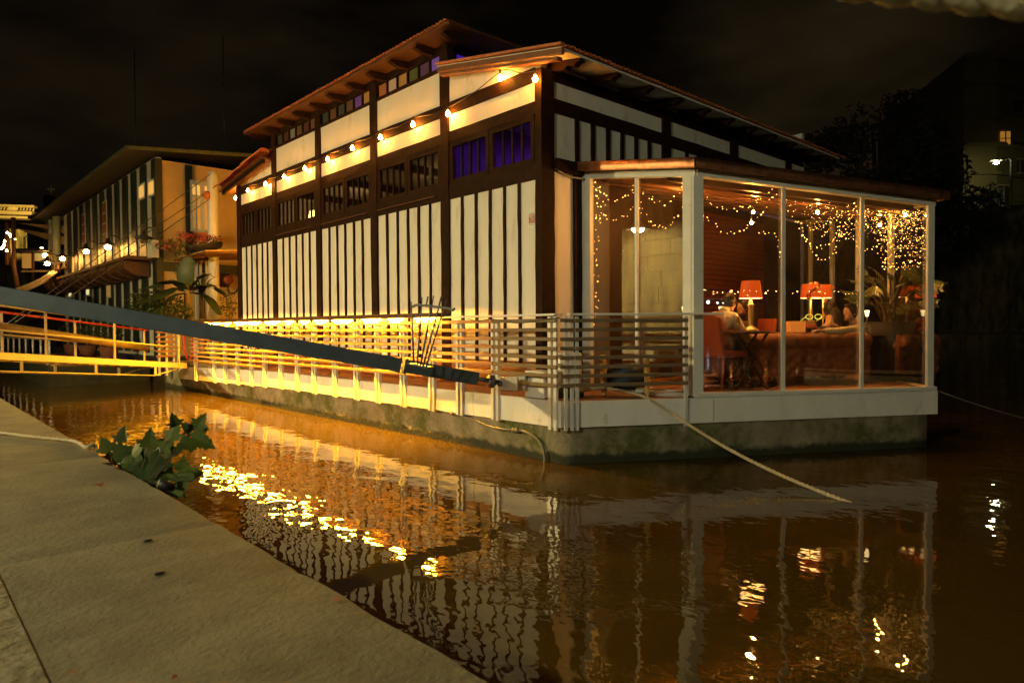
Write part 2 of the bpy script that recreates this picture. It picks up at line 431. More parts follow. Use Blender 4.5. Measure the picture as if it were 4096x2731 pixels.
# ------------------------------------------------------------------ water, quay, embankment
def water_mat():
    m, t, b = base_mat('river_water')
    N, L = t.nodes, t.links
    b.inputs['Base Color'].default_value = (0.048, 0.030, 0.0030, 1)
    b.inputs['Roughness'].default_value = 0.02
    b.inputs['IOR'].default_value = 1.33
    geo = N.new('ShaderNodeNewGeometry')
    def nz(sc, st, det, w):
        mp = N.new('ShaderNodeMapping'); mp.inputs['Scale'].default_value = st
        mp.inputs['Rotation'].default_value = (0, 0, math.radians(-47))
        L.new(geo.outputs['Position'], mp.inputs['Vector'])
        n = N.new('ShaderNodeTexNoise'); n.inputs['Scale'].default_value = sc; n.inputs['Detail'].default_value = det
        n.inputs['Roughness'].default_value = 0.5
        L.new(mp.outputs[0], n.inputs['Vector'])
        mu = N.new('ShaderNodeMath'); mu.operation = 'MULTIPLY'; mu.inputs[1].default_value = w
        L.new(n.outputs['Fac'], mu.inputs[0])
        return mu.outputs[0]
    a = nz(1.0, (1, 1, 1), 2, 0.022)
    c = nz(4.6, (1.2, 0.8, 1), 2, 0.0072)
    d = nz(15.0, (1, 1, 1), 1, 0.0008)
    s1 = N.new('ShaderNodeMath'); L.new(a, s1.inputs[0]); L.new(c, s1.inputs[1])
    s2 = N.new('ShaderNodeMath'); L.new(s1.outputs[0], s2.inputs[0]); L.new(d, s2.inputs[1])
    # calm and ruffled patches
    mp = N.new('ShaderNodeMapping'); L.new(geo.outputs['Position'], mp.inputs['Vector'])
    pn = N.new('ShaderNodeTexNoise'); pn.inputs['Scale'].default_value = 0.35; pn.inputs['Detail'].default_value = 3
    L.new(mp.outputs[0], pn.inputs['Vector'])
    mr = N.new('ShaderNodeMapRange'); mr.inputs['From Min'].default_value = 0.35; mr.inputs['From Max'].default_value = 0.65
    mr.inputs['To Min'].default_value = 0.12; mr.inputs['To Max'].default_value = 1.0
    L.new(pn.outputs['Fac'], mr.inputs['Value'])
    bp = N.new('ShaderNodeBump'); bp.inputs['Distance'].default_value = 1.0
    L.new(mr.outputs[0], bp.inputs['Strength']); L.new(s2.outputs[0], bp.inputs['Height'])
    L.new(bp.outputs[0], b.inputs['Normal'])
    return m
tag(MB().quad((-40, -160, 0), (260, -160, 0), (260, 260, 0), (-40, 260, 0)).build('river_water', water_mat()), 'dark rippled river water', None, None, 'structure')

QX, QZ = -4.66, 0.70
quay = thing('quay_edge', 'pale stone quay edge along the water', None, (QX, 0, QZ)); quay['kind'] = 'structure'
box('quay_wall', (-13.0, -40, -1.5), (QX - 0.04, 70, QZ - 0.16), M['wall_stone'], quay)
box('cobble_ground', (-13.0, -40, QZ - 0.16), (QX - 0.842, 70, QZ + 0.005), M['cobble'], quay)
_y = -40.0
joints = [-40, -31, -22, -14, -9.4, -7.0, -4.6, -2.15, 0.2, 2.65, 5.1, 7.6, 10, 13, 17, 22, 28, 36, 48, 70]
for a, b in zip(joints[:-1], joints[1:]):
    dz = random.uniform(-0.006, 0.006)
    xf = QX + random.uniform(-0.008, 0.008)
    n = max(2, int((b - a) / 0.07)) if -10 < a < 12 else 2
    vs, fs = [], []
    ch = 0.0
    for i in range(n + 1):
        y = a + 0.003 + (b - a - 0.006) * i / n
        ch = max(0.0, ch * 0.6 + random.uniform(-0.004, 0.006)) + (random.uniform(0.008, 0.022) if random.random() < 0.05 else 0)
        e = 0.010 if i in (0, n) else 0.0
        zt = QZ + dz * .4 - e * 0.5
        for x, z in ((QX - 0.855, QZ - 0.15), (QX - 0.855, zt - 0.004), (QX - 0.845, zt), (QX - 0.4, zt + random.uniform(-.0015, .0015)), (xf - 0.014 - ch, zt), (xf - 0.003 - ch * .3, zt - 0.009 - ch * .5), (xf, zt - 0.03 - ch), (xf, QZ - 0.15)):
            vs.append((x, y, z))
    for i in range(n):
        for k in range(8):
            fs.append((i * 8 + k, i * 8 + (k + 1) % 8, (i + 1) * 8 + (k + 1) % 8, (i + 1) * 8 + k))
    fs += [tuple(range(8)), tuple(n * 8 + k for k in range(8))]
    MB().add(vs, fs).build('coping_stone', M['stone'], quay)

EX = -13.0
emb = thing('embankment_wall', 'tall embankment wall of weathered stone blocks behind the quay', 'wall', (EX, 0, 0))
box('wall_core', (EX - 1.2, -60, 0), (EX - 0.045, 80, 9.2), M['wall_stone'], emb)
for row in range(14):
    z0 = 0.69 + row * 0.6
    off = (row % 2) * 0.75
    y = -1.0 + off - 1.5
    while y < 26:
        L = 1.5 + random.uniform(-0.12, 0.12)
        if 3.5 < y + L and y < 20.5 and row < 12:
            p = random.uniform(0, 0.015)
            box('stone_block', (EX - 0.05, y + 0.009, z0 + 0.011), (EX + p, y + L - 0.009, z0 + 0.589), M['wall_stone'], emb)
        y += L
def wall_lamp(y, z, m, lab, low=0.0):
    t = thing('wall_lamp', lab, 'lamp', (EX, y, z), 'lamps along the embankment wall')
    MB().tube([(EX, y, z + 0.28), (EX + 0.6, y, z + 0.36), (EX + 0.8, y, z + 0.2)], 0.025, 8).build('bracket', M['dark_steel'], t)
    MB().lathe((EX + 0.8, y, z + 0.06), [(0.06, 0.20), (0.12, 0.16), (0.46, 0.08 - low), (0.45, 0.07 - low), (0.1, 0.14), (0.05, 0.15)], 20).build('shade', M['grey_steel'], t)
    MB().ball((EX + 0.8, y, z - 0.02), 0.22, 14, 10, sc=(1, 1, 0.75)).build('bulb', m, t)
wall_lamp(10.3, 5.3, M['street_bright'], 'round shaded lamp on the embankment wall above the mooring ring', 0.19)
wall_lamp(-4.2, 5.45, M['street'], 'round shaded lamp on the embankment wall behind the camera')
wall_lamp(-24.0, 5.45, M['street_dim'], 'round shaded lamp farthest downstream on the embankment wall')
t = tag(MB().lathe((EX + 0.12, 11.6, 4.63), [(0.03, -0.1), (0.03, 0.1)], 8, axis=(1, 0, 0)).build('mooring_ring', M['grey_steel']), 'iron mooring ring on the lamplit embankment wall', 'ring')
mb = MB()
mb.tube([(EX + 0.22, 11.6 + 0.13 * math.sin(a * PI / 8), 4.55 + 0.13 * math.cos(a * PI / 8)) for a in range(17)], 0.022, 8)
mb.build('ring', M['grey_steel'], t)

# ------------------------------------------------------------------ the houseboat
FX = 0.65            # facade plane, facing the quay
BY = 1.0             # bow-side wall plane
hb = thing('houseboat', 'half-timbered white houseboat with glass veranda on a concrete barge', 'houseboat', (4, 7, 0))
def hull_mat():
    m = surf('barge_concrete', (0.14, 0.115, 0.07), (0.33, 0.28, 0.19), 3.0, 0.8, 0.03, 16, spots=(0.075, 0.085, 0.012), spot_scale=1.7, spot_lo=0.46, spot_hi=0.62, detail=12)
    t = m.node_tree; N, L = t.nodes, t.links
    b = N['Principled BSDF']
    src = b.inputs['Base Color'].links[0].from_socket
    geo = N.new('ShaderNodeNewGeometry'); sx = N.new('ShaderNodeSeparateXYZ'); L.new(geo.outputs['Position'], sx.inputs[0])
    n = N.new('ShaderNodeTexNoise'); n.inputs['Scale'].default_value = 7; n.inputs['Detail'].default_value = 5
    L.new(geo.outputs['Position'], n.inputs['Vector'])
    ad = N.new('ShaderNodeMath'); ad.operation = 'MULTIPLY_ADD'; ad.inputs[1].default_value = 0.16; L.new(n.outputs['Fac'], ad.inputs[0])
    ad.inputs[2].default_value = 0.0
    su = N.new('ShaderNodeMath'); su.operation = 'SUBTRACT'; L.new(sx.outputs['Z'], su.inputs[0]); L.new(ad.outputs[0], su.inputs[1])
    mr = N.new('ShaderNodeMapRange'); mr.inputs['From Min'].default_value = 0.0; mr.inputs['From Max'].default_value = 0.05
    mr.inputs['To Min'].default_value = 1; mr.inputs['To Max'].default_value = 0
    L.new(su.outputs[0], mr.inputs['Value'])
    mx = N.new('ShaderNodeMix'); mx.data_type = 'RGBA'; L.new(mr.outputs[0], mx.inputs[0]); L.new(src, mx.inputs[6]); mx.inputs[7].default_value = (0.022, 0.024, 0.009, 1)
    L.new(mx.outputs[2], b.inputs['Base Color'])
    return m
P_R = Vector((4.31, -2.60, 0))      # right-hand bow corner
P_E = Vector((8.35, BY, 0))
hull_poly = [(0, 0), (0, 15.4), (10.4, 15.4), (10.4, 1.4), (8.5, 1.0), (4.22, -2.535)]
# hull sides as gridded panels so that the old concrete can be uneven
mb = MB()
def gridwall(a, b, z0, z1, nx, nz, jit):
    a, b = Vector(a), Vector(b)
    d = (b - a).normalized(); nrm = Vector((d.y, -d.x, 0))
    vs = []
    for k in range(nz + 1):
        for i in range(nx + 1):
            j = 0 if i in (0, nx) else random.uniform(-jit, jit)
            p = a.lerp(b, i / nx) + nrm * j
            vs.append((p.x, p.y, z0 + (z1 - z0) * k / nz))
    fs = [(k * (nx + 1) + i, k * (nx + 1) + i + 1, (k + 1) * (nx + 1) + i + 1, (k + 1) * (nx + 1) + i) for k in range(nz) for i in range(nx)]
    mb.add(vs, fs, 0, True)
HP = [Vector((x, y, 0)) for x, y in hull_poly]
for i in range(6):
    a, b = HP[i], HP[(i + 1) % 6]
    n = max(2, int((b - a).length / 0.25)) if i in (0, 5) else 2
    gridwall(a, b, -0.6, 0.715, n, 6, 0.008 if i in (0, 5) else 0)
mb.add([(p.x, p.y, 0.7) for p in HP], [tuple(range(6))])
mb.build('hull', hull_mat(), hb)
def deck_z(y):
    return 0.74 if y < 8.5 else 0.74 - 0.025 * (y - 8.5)
def fas_b(y):
    return 0.43 if y < 7.5 else 0.43 - 0.022 * (y - 7.5)
# deck: boards along the side walk
for i, xb in enumerate((0.0, 0.17, 0.34, 0.51)):
    mb = MB()
    for y0, y1 in ((0.12 - 0.0, 8.5), (8.5, 15.3)):
        mb.add([(xb + 0.004, y0, deck_z(y0) - 0.03), (xb + 0.166, y0, deck_z(y0) - 0.03), (xb + 0.166, y1, deck_z(y1) - 0.03), (xb + 0.004, y1, deck_z(y1) - 0.03),
                (xb + 0.004, y0, deck_z(y0)), (xb + 0.166, y0, deck_z(y0)), (xb + 0.166, y1, deck_z(y1)), (xb + 0.004, y1, deck_z(y1))],
               [(0, 3, 2, 1), (4, 5, 6, 7), (0, 1, 5, 4), (1, 2, 6, 5), (2, 3, 7, 6), (3, 0, 4, 7)])
    mb.build('deck_plank', M['deck'], hb)
mb = MB(); mb.prism([(0.02, 0.02, 0.72), (0.68, 0.98, 0.72), (1.40, 0.98, 0.72), (1.40, -0.80, 0.72)], (0, 0, 0.018)); mb.build('bow_deck', M['deck'], hb)
# white fascia round the deck edge
ys = [0.0, 1.6, 3.2, 4.8, 6.4, 8.0, 9.6, 11.2, 12.6, 14.0]
for a, b in zip(ys[:-1], ys[1:]):
    mb = MB(); x0, x1 = -0.055, 0.012
    g = 0.004
    mb.add([(x0, a + g, fas_b(a)), (x1, a + g, fas_b(a)), (x1, b - g, fas_b(b)), (x0, b - g, fas_b(b)), (x0, a + g, deck_z(a) - 0.006), (x1, a + g, deck_z(a) - 0.006), (x1, b - g, deck_z(b) - 0.006), (x0, b - g, deck_z(b) - 0.006)],
           [(0, 3, 2, 1), (4, 5, 6, 7), (0, 1, 5, 4), (1, 2, 6, 5), (2, 3, 7, 6), (3, 0, 4, 7)])
    mb.build('fascia_board', M['fascia'], hb)
for s0, s1 in ((0.02, 1.86), (1.87, 5.045)):
    MB().bar(FP(s0, -0.02, 0.583), FP(s1, -0.02, 0.583), 0.06, 0.30).build('fascia_board', M['fascia'], hb)
MB().bar(FP(1.64, 0.0, 0.765), FP(5.03, 0.0, 0.765), 0.12, 0.055).build('veranda_sill', M['frame'], hb, 0.006)
MB().bar(FP(1.66, 0.02, 0.738), FP(5.035, 0.02, 0.738), 0.10, 0.012).build('sill_board', M['frame'], hb)
# facade wall (quay side)
zT = 5.62
YF = 11.46
box('base_board', (FX - 0.012, BY - 0.02, 0.62), (FX + 0.12, YF + 0.05, 1.13), M['base_red'], hb)
posts = [1.03, 3.08, 5.16, 7.26, 9.36, 11.41]
win_z0, win_z1 = 3.80, 4.43
mb = MB()
mb.box((FX, BY, 1.12), (FX + 0.1, YF, 3.60))          # lower wall
mb.box((FX, BY, 4.56), (FX + 0.1, YF, 5.09))          # band over the windows
mb.prism([(FX, 0.99, 5.09), (FX, 3.0, 5.09), (FX, 3.0, 5.46), (FX, 0.99, 5.10)], (0.1, 0, 0))
mb.box((FX, 3.0, 5.09), (FX + 0.1, 9.42, 5.60))
mb.prism([(FX, 9.42, 5.09), (FX, 11.4, 5.09), (FX, 11.4, 5.13), (FX, 9.42, 5.45)], (0.1, 0, 0))
mb.build('plaster_wall', M['plaster'], hb)
TX = FX - 0.032      # timber face
for i, y in enumerate(posts):
    top = 5.02 if i == 0 else (5.08 if i == 5 else 5.95)
    w = 0.20 if 0 < i < 5 else 0.22
    if i == 0:
        bar('timber_post', (0.745, 1.03, 1.0), (0.745, 1.03, top), 0.25, 0.125, M['timber'], hb, (0, 1, 0), 14, 0.006)
    else:
        bar('timber_post', (FX + 0.02, y, 0.98), (FX + 0.02, y, top), w, 0.115, M['timber'], hb, (1, 0, 0), 14, 0.007)
def hbeam(name, z0, z1, y0, y1, dx=0.0):
    bar(name, (FX + 0.028 + dx, y0, (z0 + z1) / 2), (FX + 0.028 + dx, y1, (z0 + z1) / 2), 0.10, z1 - z0, M['timber'], hb, (0, 0, 1), int(abs(y1 - y0) / 0.3) + 1, 0.006)
edges = [(1.095, 2.98), (3.18, 5.06), (5.26, 7.16), (7.36, 9.26), (9.46, 11.3)]
for a, b in edges:
    hbeam('timber_beam', 3.57, 3.79, a, b)
    hbeam('timber_beam', 4.44, 4.60, a, b)
    hbeam('timber_beam', 4.86, 5.05, a, b)
    if a > 3 and a < 9:
        hbeam('timber_beam', 5.575, 5.63, a, b)
        hbeam('timber_beam', 5.85, 5.97, a, b)
    n = 6
    for k in range(1, n):
        y = a + (b - a) * k / n
        bar('timber_batten', (FX - 0.002, y + random.uniform(-.012, .012), 1.06), (FX - 0.002, y + random.uniform(-.012, .012), 3.60), 0.048 + random.uniform(-.006, .006), 0.045, M['timber'], hb, (1, 0, 0), 11, 0.006)
bar('window_ledge', (FX - 0.045, 3.3, 3.655), (FX - 0.045, 5.0, 3.655), 0.06, 0.014, M['timber2'], hb)
bar('window_ledge', (FX - 0.045, 5.35, 3.655), (FX - 0.045, 7.1, 3.655), 0.06, 0.014, M['timber2'], hb)
bar('window_ledge', (FX - 0.045, 7.5, 3.655), (FX - 0.045, 9.2, 3.655), 0.06, 0.014, M['timber2'], hb)
# casement windows, two to a bay, each with four tall panes
M['pane_plain'] = M['dim_glass']
for a, b in edges:
    mid = (a + b) / 2
    for c0, c1 in ((a + 0.02, mid - 0.01), (mid + 0.01, b - 0.02)):
        w = part('window', hb)
        mb = MB()
        fx0, fx1 = FX - 0.02, FX + 0.04
        fw_ = 0.065
        mb.box((fx0, c0, 3.79), (fx1, c0 + fw_, 4.44)); mb.box((fx0, c1 - fw_, 3.79), (fx1, c1, 4.44))
        mb.box((fx0 + 0.002, c0 + fw_, 3.79), (fx1, c1 - fw_, 3.865)); mb.box((fx0 + 0.002, c0 + fw_, 4.36), (fx1, c1 - fw_, 4.44))
        mb.build('frame', M['timber'], w)
        i0, i1 = c0 + fw_, c1 - fw_
        for k in range(4):
            p0 = i0 + (i1 - i0) * k / 4; p1 = i0 + (i1 - i0) * (k + 1) / 4
            box('pane', (FX + 0.022, p0 + 0.001, 3.866), (FX + 0.026, p1 - 0.001, 4.359), M['dim_glass'], w)
            if k:
                box('glazing_bar', (FX + 0.0, p0 - 0.014, 3.866), (FX + 0.035, p0 + 0.014, 4.359), M['timber'], w)
# clerestory panes of coloured glass
def stain(name, c, s):
    return glow('stained_' + name, c, s * 0.65, tuple(0.25 * x + 0.01 for x in c))
ST = {'or': stain('orange', (1, 0.26, 0.03), 0.16), 'pk': stain('pale_pink', (1.0, 0.55, 0.25), 0.30), 'am': stain('amber', (1, 0.42, 0.07), 0.20), 'gr': stain('green', (0.20, 0.22, 0.04), 0.10),
      'dp': stain('dark_plum', (0.24, 0.07, 0.20), 0.10), 'li': stain('lilac', (0.35, 0.14, 0.72), 0.26), 'br': stain('brown', (0.36, 0.14, 0.04), 0.08), 'dg': stain('dark_green', (0.10, 0.11, 0.035), 0.07),
      'vi': stain('violet', (0.38, 0.10, 0.52), 0.16), 'dk': stain('dark_red', (0.26, 0.05, 0.02), 0.06), 'wh': stain('greenish_white', (0.5, 0.45, 0.2), 0.12), 'bv': stain('blue_violet', (0.15, 0.03, 1.0), 0.35)}
cl = [['li', 'dp', 'gr', 'am', 'pk', 'or'], ['am', 'vi', 'br', 'dg', 'br', 'dg'], ['br', 'dk', 'br', 'wh', 'dk', 'dg']]
for (a, b), cs in zip(edges[1:4], cl):
    for k, c in enumerate(cs):
        p0 = a + (b - a) * k / 6; p1 = a + (b - a) * (k + 1) / 6
        box('stained_pane', (FX + 0.03, p0 + 0.02, 5.63), (FX + 0.038, p1 - 0.02, 5.85), ST[c], hb)
        box('glazing_bar', (FX + 0.0, p0 - 0.02, 5.631), (FX + 0.06, p0 + 0.019, 5.849), M['timber'], hb)
# raised nave: gable walls and roof
box('nave_wall', (FX + 0.02, 3.02, 5.0), (8.0, 3.12, 5.60), M['plaster'], hb)
box('nave_wall', (FX + 0.02, 9.32, 5.0), (8.0, 9.42, 5.93), M['plaster'], hb)
for k in range(10):
    x0 = 0.86 + k * 0.72
    box('stained_pane', (x0, 3.05, 5.61), (x0 + 0.34, 3.06, 5.86), ST['bv' if k % 3 == 0 else 'li'], hb)
    box('timber_post', (x0 + 0.34, 3.0, 5.60), (x0 + 0.72, 3.07, 5.92), M['timber'], hb)
bar('timber_beam', (FX + 0.1, 3.03, 5.95), (8.0, 3.03, 5.95), 0.12, 0.10, M['timber'], hb, seg=12, jit=0.005)
# nave roof: boarded soffit, rafters, tiles lipping over the edge
NX = 0.22
mb = MB()
mb.add([(NX, 2.42, 5.96), (NX, 10.0, 5.96), (8.4, 10.0, 6.06), (8.4, 2.42, 6.06), (NX, 2.42, 5.99), (NX, 10.0, 5.99), (8.4, 10.0, 6.09), (8.4, 2.42, 6.09)],
       [(0, 1, 2, 3), (7, 6, 5, 4), (0, 4, 5, 1), (1, 5, 6, 2), (2, 6, 7, 3), (3, 7, 4, 0)])
mb.build('roof_boards', M['timber2'], hb)
for k in range(11):
    y = 2.62 + k * 0.71
    MB().prism([(0.80, y, 5.86), (0.80, y, 5.99), (0.30, y, 5.93), (0.27, y, 5.90), (0.34, y, 5.875), (0.42, y, 5.85)], (0, 0.09, 0)).build('rafter', M['timber'], hb)
def half_tile(p, d, L, r0, r1, up, name, parent, mat, n=6, th=0.014):
    """one barrel tile: half cylinder shell from p along d"""
    p, d, up = Vector(p), Vector(d).normalized(), Vector(up).normalized()
    s = d.cross(up).normalized()
    vs, fs = [], []
    for e, r in ((0, r0), (L, r1)):
        for rr in (r, r - th):
            for k in range(n + 1):
                a = PI * k / n
                vs.append(p + d * e + s * (rr * math.cos(a)) + up * (rr * math.sin(a) * 0.75))
    N1 = n + 1
    for k in range(n):
        fs.append((k, k + 1, 2 * N1 + k + 1, 2 * N1 + k)); fs.append((N1 + k, 3 * N1 + k, 3 * N1 + k + 1, N1 + k + 1))
        fs.append((k, N1 + k, N1 + k + 1, k + 1)); fs.append((2 * N1 + k, 2 * N1 + k + 1, 3 * N1 + k + 1, 3 * N1 + k))
    fs.append((0, 2 * N1, 3 * N1, N1)); fs.append((n, N1 + n, 3 * N1 + n, 2 * N1 + n))
    return MB().add(vs, fs, 0, False).build(name, mat, parent)
_sl = Vector((8.18, 0, 0.10)).normalized()
for k in range(79):
    y = 2.44 + k * 0.095
    half_tile((NX - 0.03, y + 0.05, 5.993 + random.uniform(-.004, .004)), _sl, 0.45, 0.045, 0.042, (0, 0, 1), 'roof_tile', hb, M['tile'])
# near lean-to roof over the bow-side bay
LX0, LX1 = 0.42, 8.8
LA, LB = Vector((0, 0.42, 5.03)), Vector((0, 2.98, 5.52))
mb = MB()
for (y, z) in ((LA.y, LA.z), (LB.y, LB.z)):
    pass
mb.add([(LX0, LA.y, LA.z), (LX1, LA.y, LA.z), (LX1, LB.y, LB.z), (LX0, LB.y, LB.z), (LX0, LA.y, LA.z + 0.03), (LX1, LA.y, LA.z + 0.03), (LX1, LB.y, LB.z + 0.03), (LX0, LB.y, LB.z + 0.03)],
       [(0, 3, 2, 1), (4, 5, 6, 7), (0, 1, 5, 4), (1, 2, 6, 5), (2, 3, 7, 6), (3, 0, 4, 7)])
mb.build('soffit_boards', M['plaster'], hb)
sl = (LB - LA).normalized()
bar('verge_board', (LX0 + 0.02, LA.y - 0.02, LA.z - 0.022), (LX0 + 0.02, LB.y, LB.z - 0.022), 0.05, 0.085, M['verge'], hb, bevel=0.008)
bar('verge_board', (LX0 + 0.09, LA.y + 0.1, LA.z - 0.065), (LX0 + 0.09, LB.y, LB.z - 0.085), 0.10, 0.045, M['verge'], hb, bevel=0.008)
bar('verge_board', (LX0 + 0.0, LA.y - 0.04, LA.z + 0.055), (LX0 + 0.0, LB.y, LB.z + 0.055), 0.09, 0.035, M['tile'], hb, bevel=0.006)
for k in range(86):
    x = LX0 + 0.08 + k * 0.099
    half_tile((x, LA.y - 0.06, LA.z + 0.03 + random.uniform(-.006, .006)), sl, 0.46, 0.048, 0.044, (0, 0, 1), 'roof_tile', hb, M['tile'])
for k in range(11):
    x = 0.80 + k * 0.755
    zz = lambda y: LA.z + (y - LA.y) * (LB.z - LA.z) / (LB.y - LA.y)
    MB().prism([(x, 1.02, zz(1.02) - 0.02), (x, 0.46, zz(0.46) - 0.003), (x, 0.44, zz(0.44) - 0.04), (x, 0.50, zz(0.5) - 0.055), (x, 0.55, zz(0.55) - 0.10), (x, 0.66, zz(.66) - 0.085), (x, 0.72, zz(.72) - 0.125), (x, 1.02, zz(1.02) - 0.14)], (0.10, 0, 0)).build('rafter', M['timber'], hb)
# bow-side wall
mb = MB()
mb.box((0.86, BY, 0.74), (1.40, BY + 0.1, 3.75))
mb.box((0.86, BY, 3.86), (8.35, BY + 0.1, 5.10))
mb.build('plaster_wall', M['plaster'], hb)
def bbeam(x0, x1, z0, z1, d=0.03):
    bar('timber_beam', (x0, BY + 0.02 - d / 2 + 0.0, (z0 + z1) / 2), (x1, BY + 0.02 - d / 2, (z0 + z1) / 2), 0.07, z1 - z0, M['timber'], hb, seg=max(2, int((x1 - x0) / 0.35)), jit=0.006)
BPOST = [(3.36, 3.58), (5.45, 5.70), (7.6, 7.82)]
bounds = [0.87, 3.36, 5.45, 7.6, 8.35]
starts = [0.87, 3.58, 5.70, 7.82]
for s, e in zip(starts, bounds[1:]):
    bbeam(s, e, 4.90, 5.06); bbeam(s, e, 4.48, 4.665)
    n = int(round((e - s) / 0.36))
    for k in range(1, n):
        x = s + 0.14 + (e - s - 0.14) * k / n
        bar('timber_batten', (x, BY - 0.002, 3.84), (x, BY - 0.002, 4.49), 0.075, 0.045, M['timber'], hb, (0, 1, 0), 4, 0.004)
for a, b in BPOST:
    bar('timber_post', ((a + b) / 2, BY + 0.012, 3.84), ((a + b) / 2, BY + 0.012, 5.06), b - a, 0.09, M['timber'], hb, (0, 1, 0), 6, 0.006)
bar('timber_beam', (0.87, BY - 0.03, 3.78), (1.5, BY - 0.03, 3.78), 0.12, 0.16, M['timber'], hb, seg=3, jit=0.005)
bar('timber_post', (1.33, BY - 0.005, 0.74), (1.33, BY - 0.005, 3.70), 0.13, 0.09, M['timber'], hb, (0, 1, 0), 10, 0.006)
tube('cable', spline([(0.87, 0.95, 3.72), (1.1, 0.93, 3.655), (1.4, 0.9, 3.645)], 6), 0.012, M['rope'], hb, 6)
# far lean-to at the stern end: big overlapping barrel tiles on the verge
a, b = Vector((0.30, 12.15, 5.06)), Vector((0.30, 9.5, 5.42))
mb = MB(); mb.prism([(0.40, 12.1, 5.05), (0.40, 9.45, 5.40), (0.40, 9.45, 5.36), (0.40, 12.1, 5.01)], (8.0, 0, 0)); mb.build('roof_boards', M['timber2'], hb)
bar('verge_board', (0.45, 11.95, 4.99), (0.45, 9.47, 5.33), 0.06, 0.13, M['timber'], hb)
sd_ = (b - a).normalized()
for x in (0.42, 0.60):
    for k in range(3):
        p = a.lerp(b, k / 3.0); p.x = x
        half_tile(p + Vector((0, 0, 0.03 + 0.012 * k)), sd_, 1.02, 0.15, 0.12, (0, 0, 1), 'roof_tile', hb, M['tile'], 8)
# stern wall with a lamp that lights the neighbour
box('plaster_wall', (FX, YF - 0.02, 0.7), (8.5, YF + 0.06, 5.05), M['plaster'], hb)
box('side_wall', (8.35, BY, 0.7), (8.45, YF, 5.6), M['plaster'], hb)
# interior of the upper room, seen up through the casements
box('ceiling', (FX + 0.12, BY + 0.12, 4.90), (8.3, YF - 0.1, 4.94), M['plaster'], hb)
box('room_floor', (FX + 0.12, BY + 0.12, 2.9), (8.3, YF - 0.1, 2.94), M['dark_wood'], hb)
for y in (2.0, 4.1, 6.2, 8.3, 10.3):
    box('ceiling_beam', (FX + 0.14, y - 0.06, 4.76), (8.2, y + 0.06, 4.899), M['dark_wood'], hb)
box('partition', (FX + 0.12, 3.04, 2.94), (5.0, 3.12, 4.88), M['dark_wood'], hb)
box('purple_strip', (1.0, 1.25, 4.80), (4.5, 1.29, 4.83), M['purple'], hb)
box('purple_strip', (3.2, 1.3, 4.70), (3.24, 2.9, 4.73), M['purple'], hb)
def room_lamp(x, y, z):
    l = part('room_lamp', hb)
    MB().lathe((x, y, z), [(0.16, -0.1), (0.10, 0.1)], 14).build('shade', M['shade_inner'], l)
    tube('cord', [(x, y, z + 0.1), (x, y, 4.9)], 0.008, M['black'], l, 5)
room_lamp(2.2, 10.6, 4.45); room_lamp(2.6, 8.9, 4.4); room_lamp(3.4, 4.4, 4.55); room_lamp(3.0, 6.3, 4.5)
mb = MB(); mb.bar((1.0, 3.95, 3.9), (1.0, 3.95, 4.38), 0.12, 0.02, (1, 0, 0)); mb.build('hanging_cloth', M['plaster'], hb)

# stern wall lamp
sodium = glow('sodium_bulb', (1.0, 0.38, 0.015), 1200)
for z in (3.2, 4.75):
    l = part('stern_lamp', hb)
    tube('bracket', [(2.4, YF + 0.05, z + .2), (2.4, YF + 0.4, z + .3), (2.4, YF + 0.5, z + .1)], 0.02, M['dark_steel'], l)
    MB().ball((2.4, YF + 0.5, z), 0.09, 12, 8).build('bulb', sodium, l)

# ------------------------------------------------------------------ glass veranda (part of the houseboat)
def zc(y): return 3.515 + 0.15 * y       # glass head height
ver = part('veranda', hb)
VX = 1.42
A0, A1 = Vector((VX, 0.96, 0)), Vector((VX, -0.865, 0))
s_l, s_r = 1.69, 5.03
def vpost(p, w, d, top, along, name='mullion', z0=0.79):
    p = Vector((p.x, p.y, 0))
    MB().bar(p + Vector((0, 0, z0)), p + Vector((0, 0, top)), w, d, Vector(along)).build(name, M['frame'], ver, 0.004)
IN = FN
# front face
m1 = front(3128, 1400, 0.04); m2 = front(3441, 1400, 0.04)
sm1, sm2 = m1.dot(FU), m2.dot(FU)
for s in (sm1, sm2):
    p = FP(s, 0.02, 0); vpost(p, 0.050, 0.034, zc(p.y) + 0.01, IN)
p = FP(s_r - 0.05, 0.02, 0); vpost(p, 0.10, 0.045, zc(p.y) + 0.01, IN, 'corner_post')
p = FP(s_l - 0.0, 0.03, 0); vpost(p, 0.13, 0.07, zc(p.y) + 0.02, IN, 'corner_post')
p = Vector((VX + 0.03, -0.73, 0)); vpost(p, 0.12, 0.08, zc(p.y) + 0.02, (1, 0, 0), 'corner_post')
def head(p, q, hgt, w, name, mat, dz):
    p = Vector((p.x, p.y, zc(p.y) + dz)); q = Vector((q.x, q.y, zc(q.y) + dz))
    return MB().bar(p, q, w, hgt).build(name, mat, ver, 0.004)
head(FP(s_l - 0.02, 0.045, 0), FP(s_r, 0.045, 0), 0.085, 0.11, 'head_rail', M['frame'], 0.055)
head(A0 + Vector((0.045, 0, 0)), A1 + Vector((0.045, 0.02, 0)), 0.085, 0.10, 'head_rail', M['frame'], 0.055)
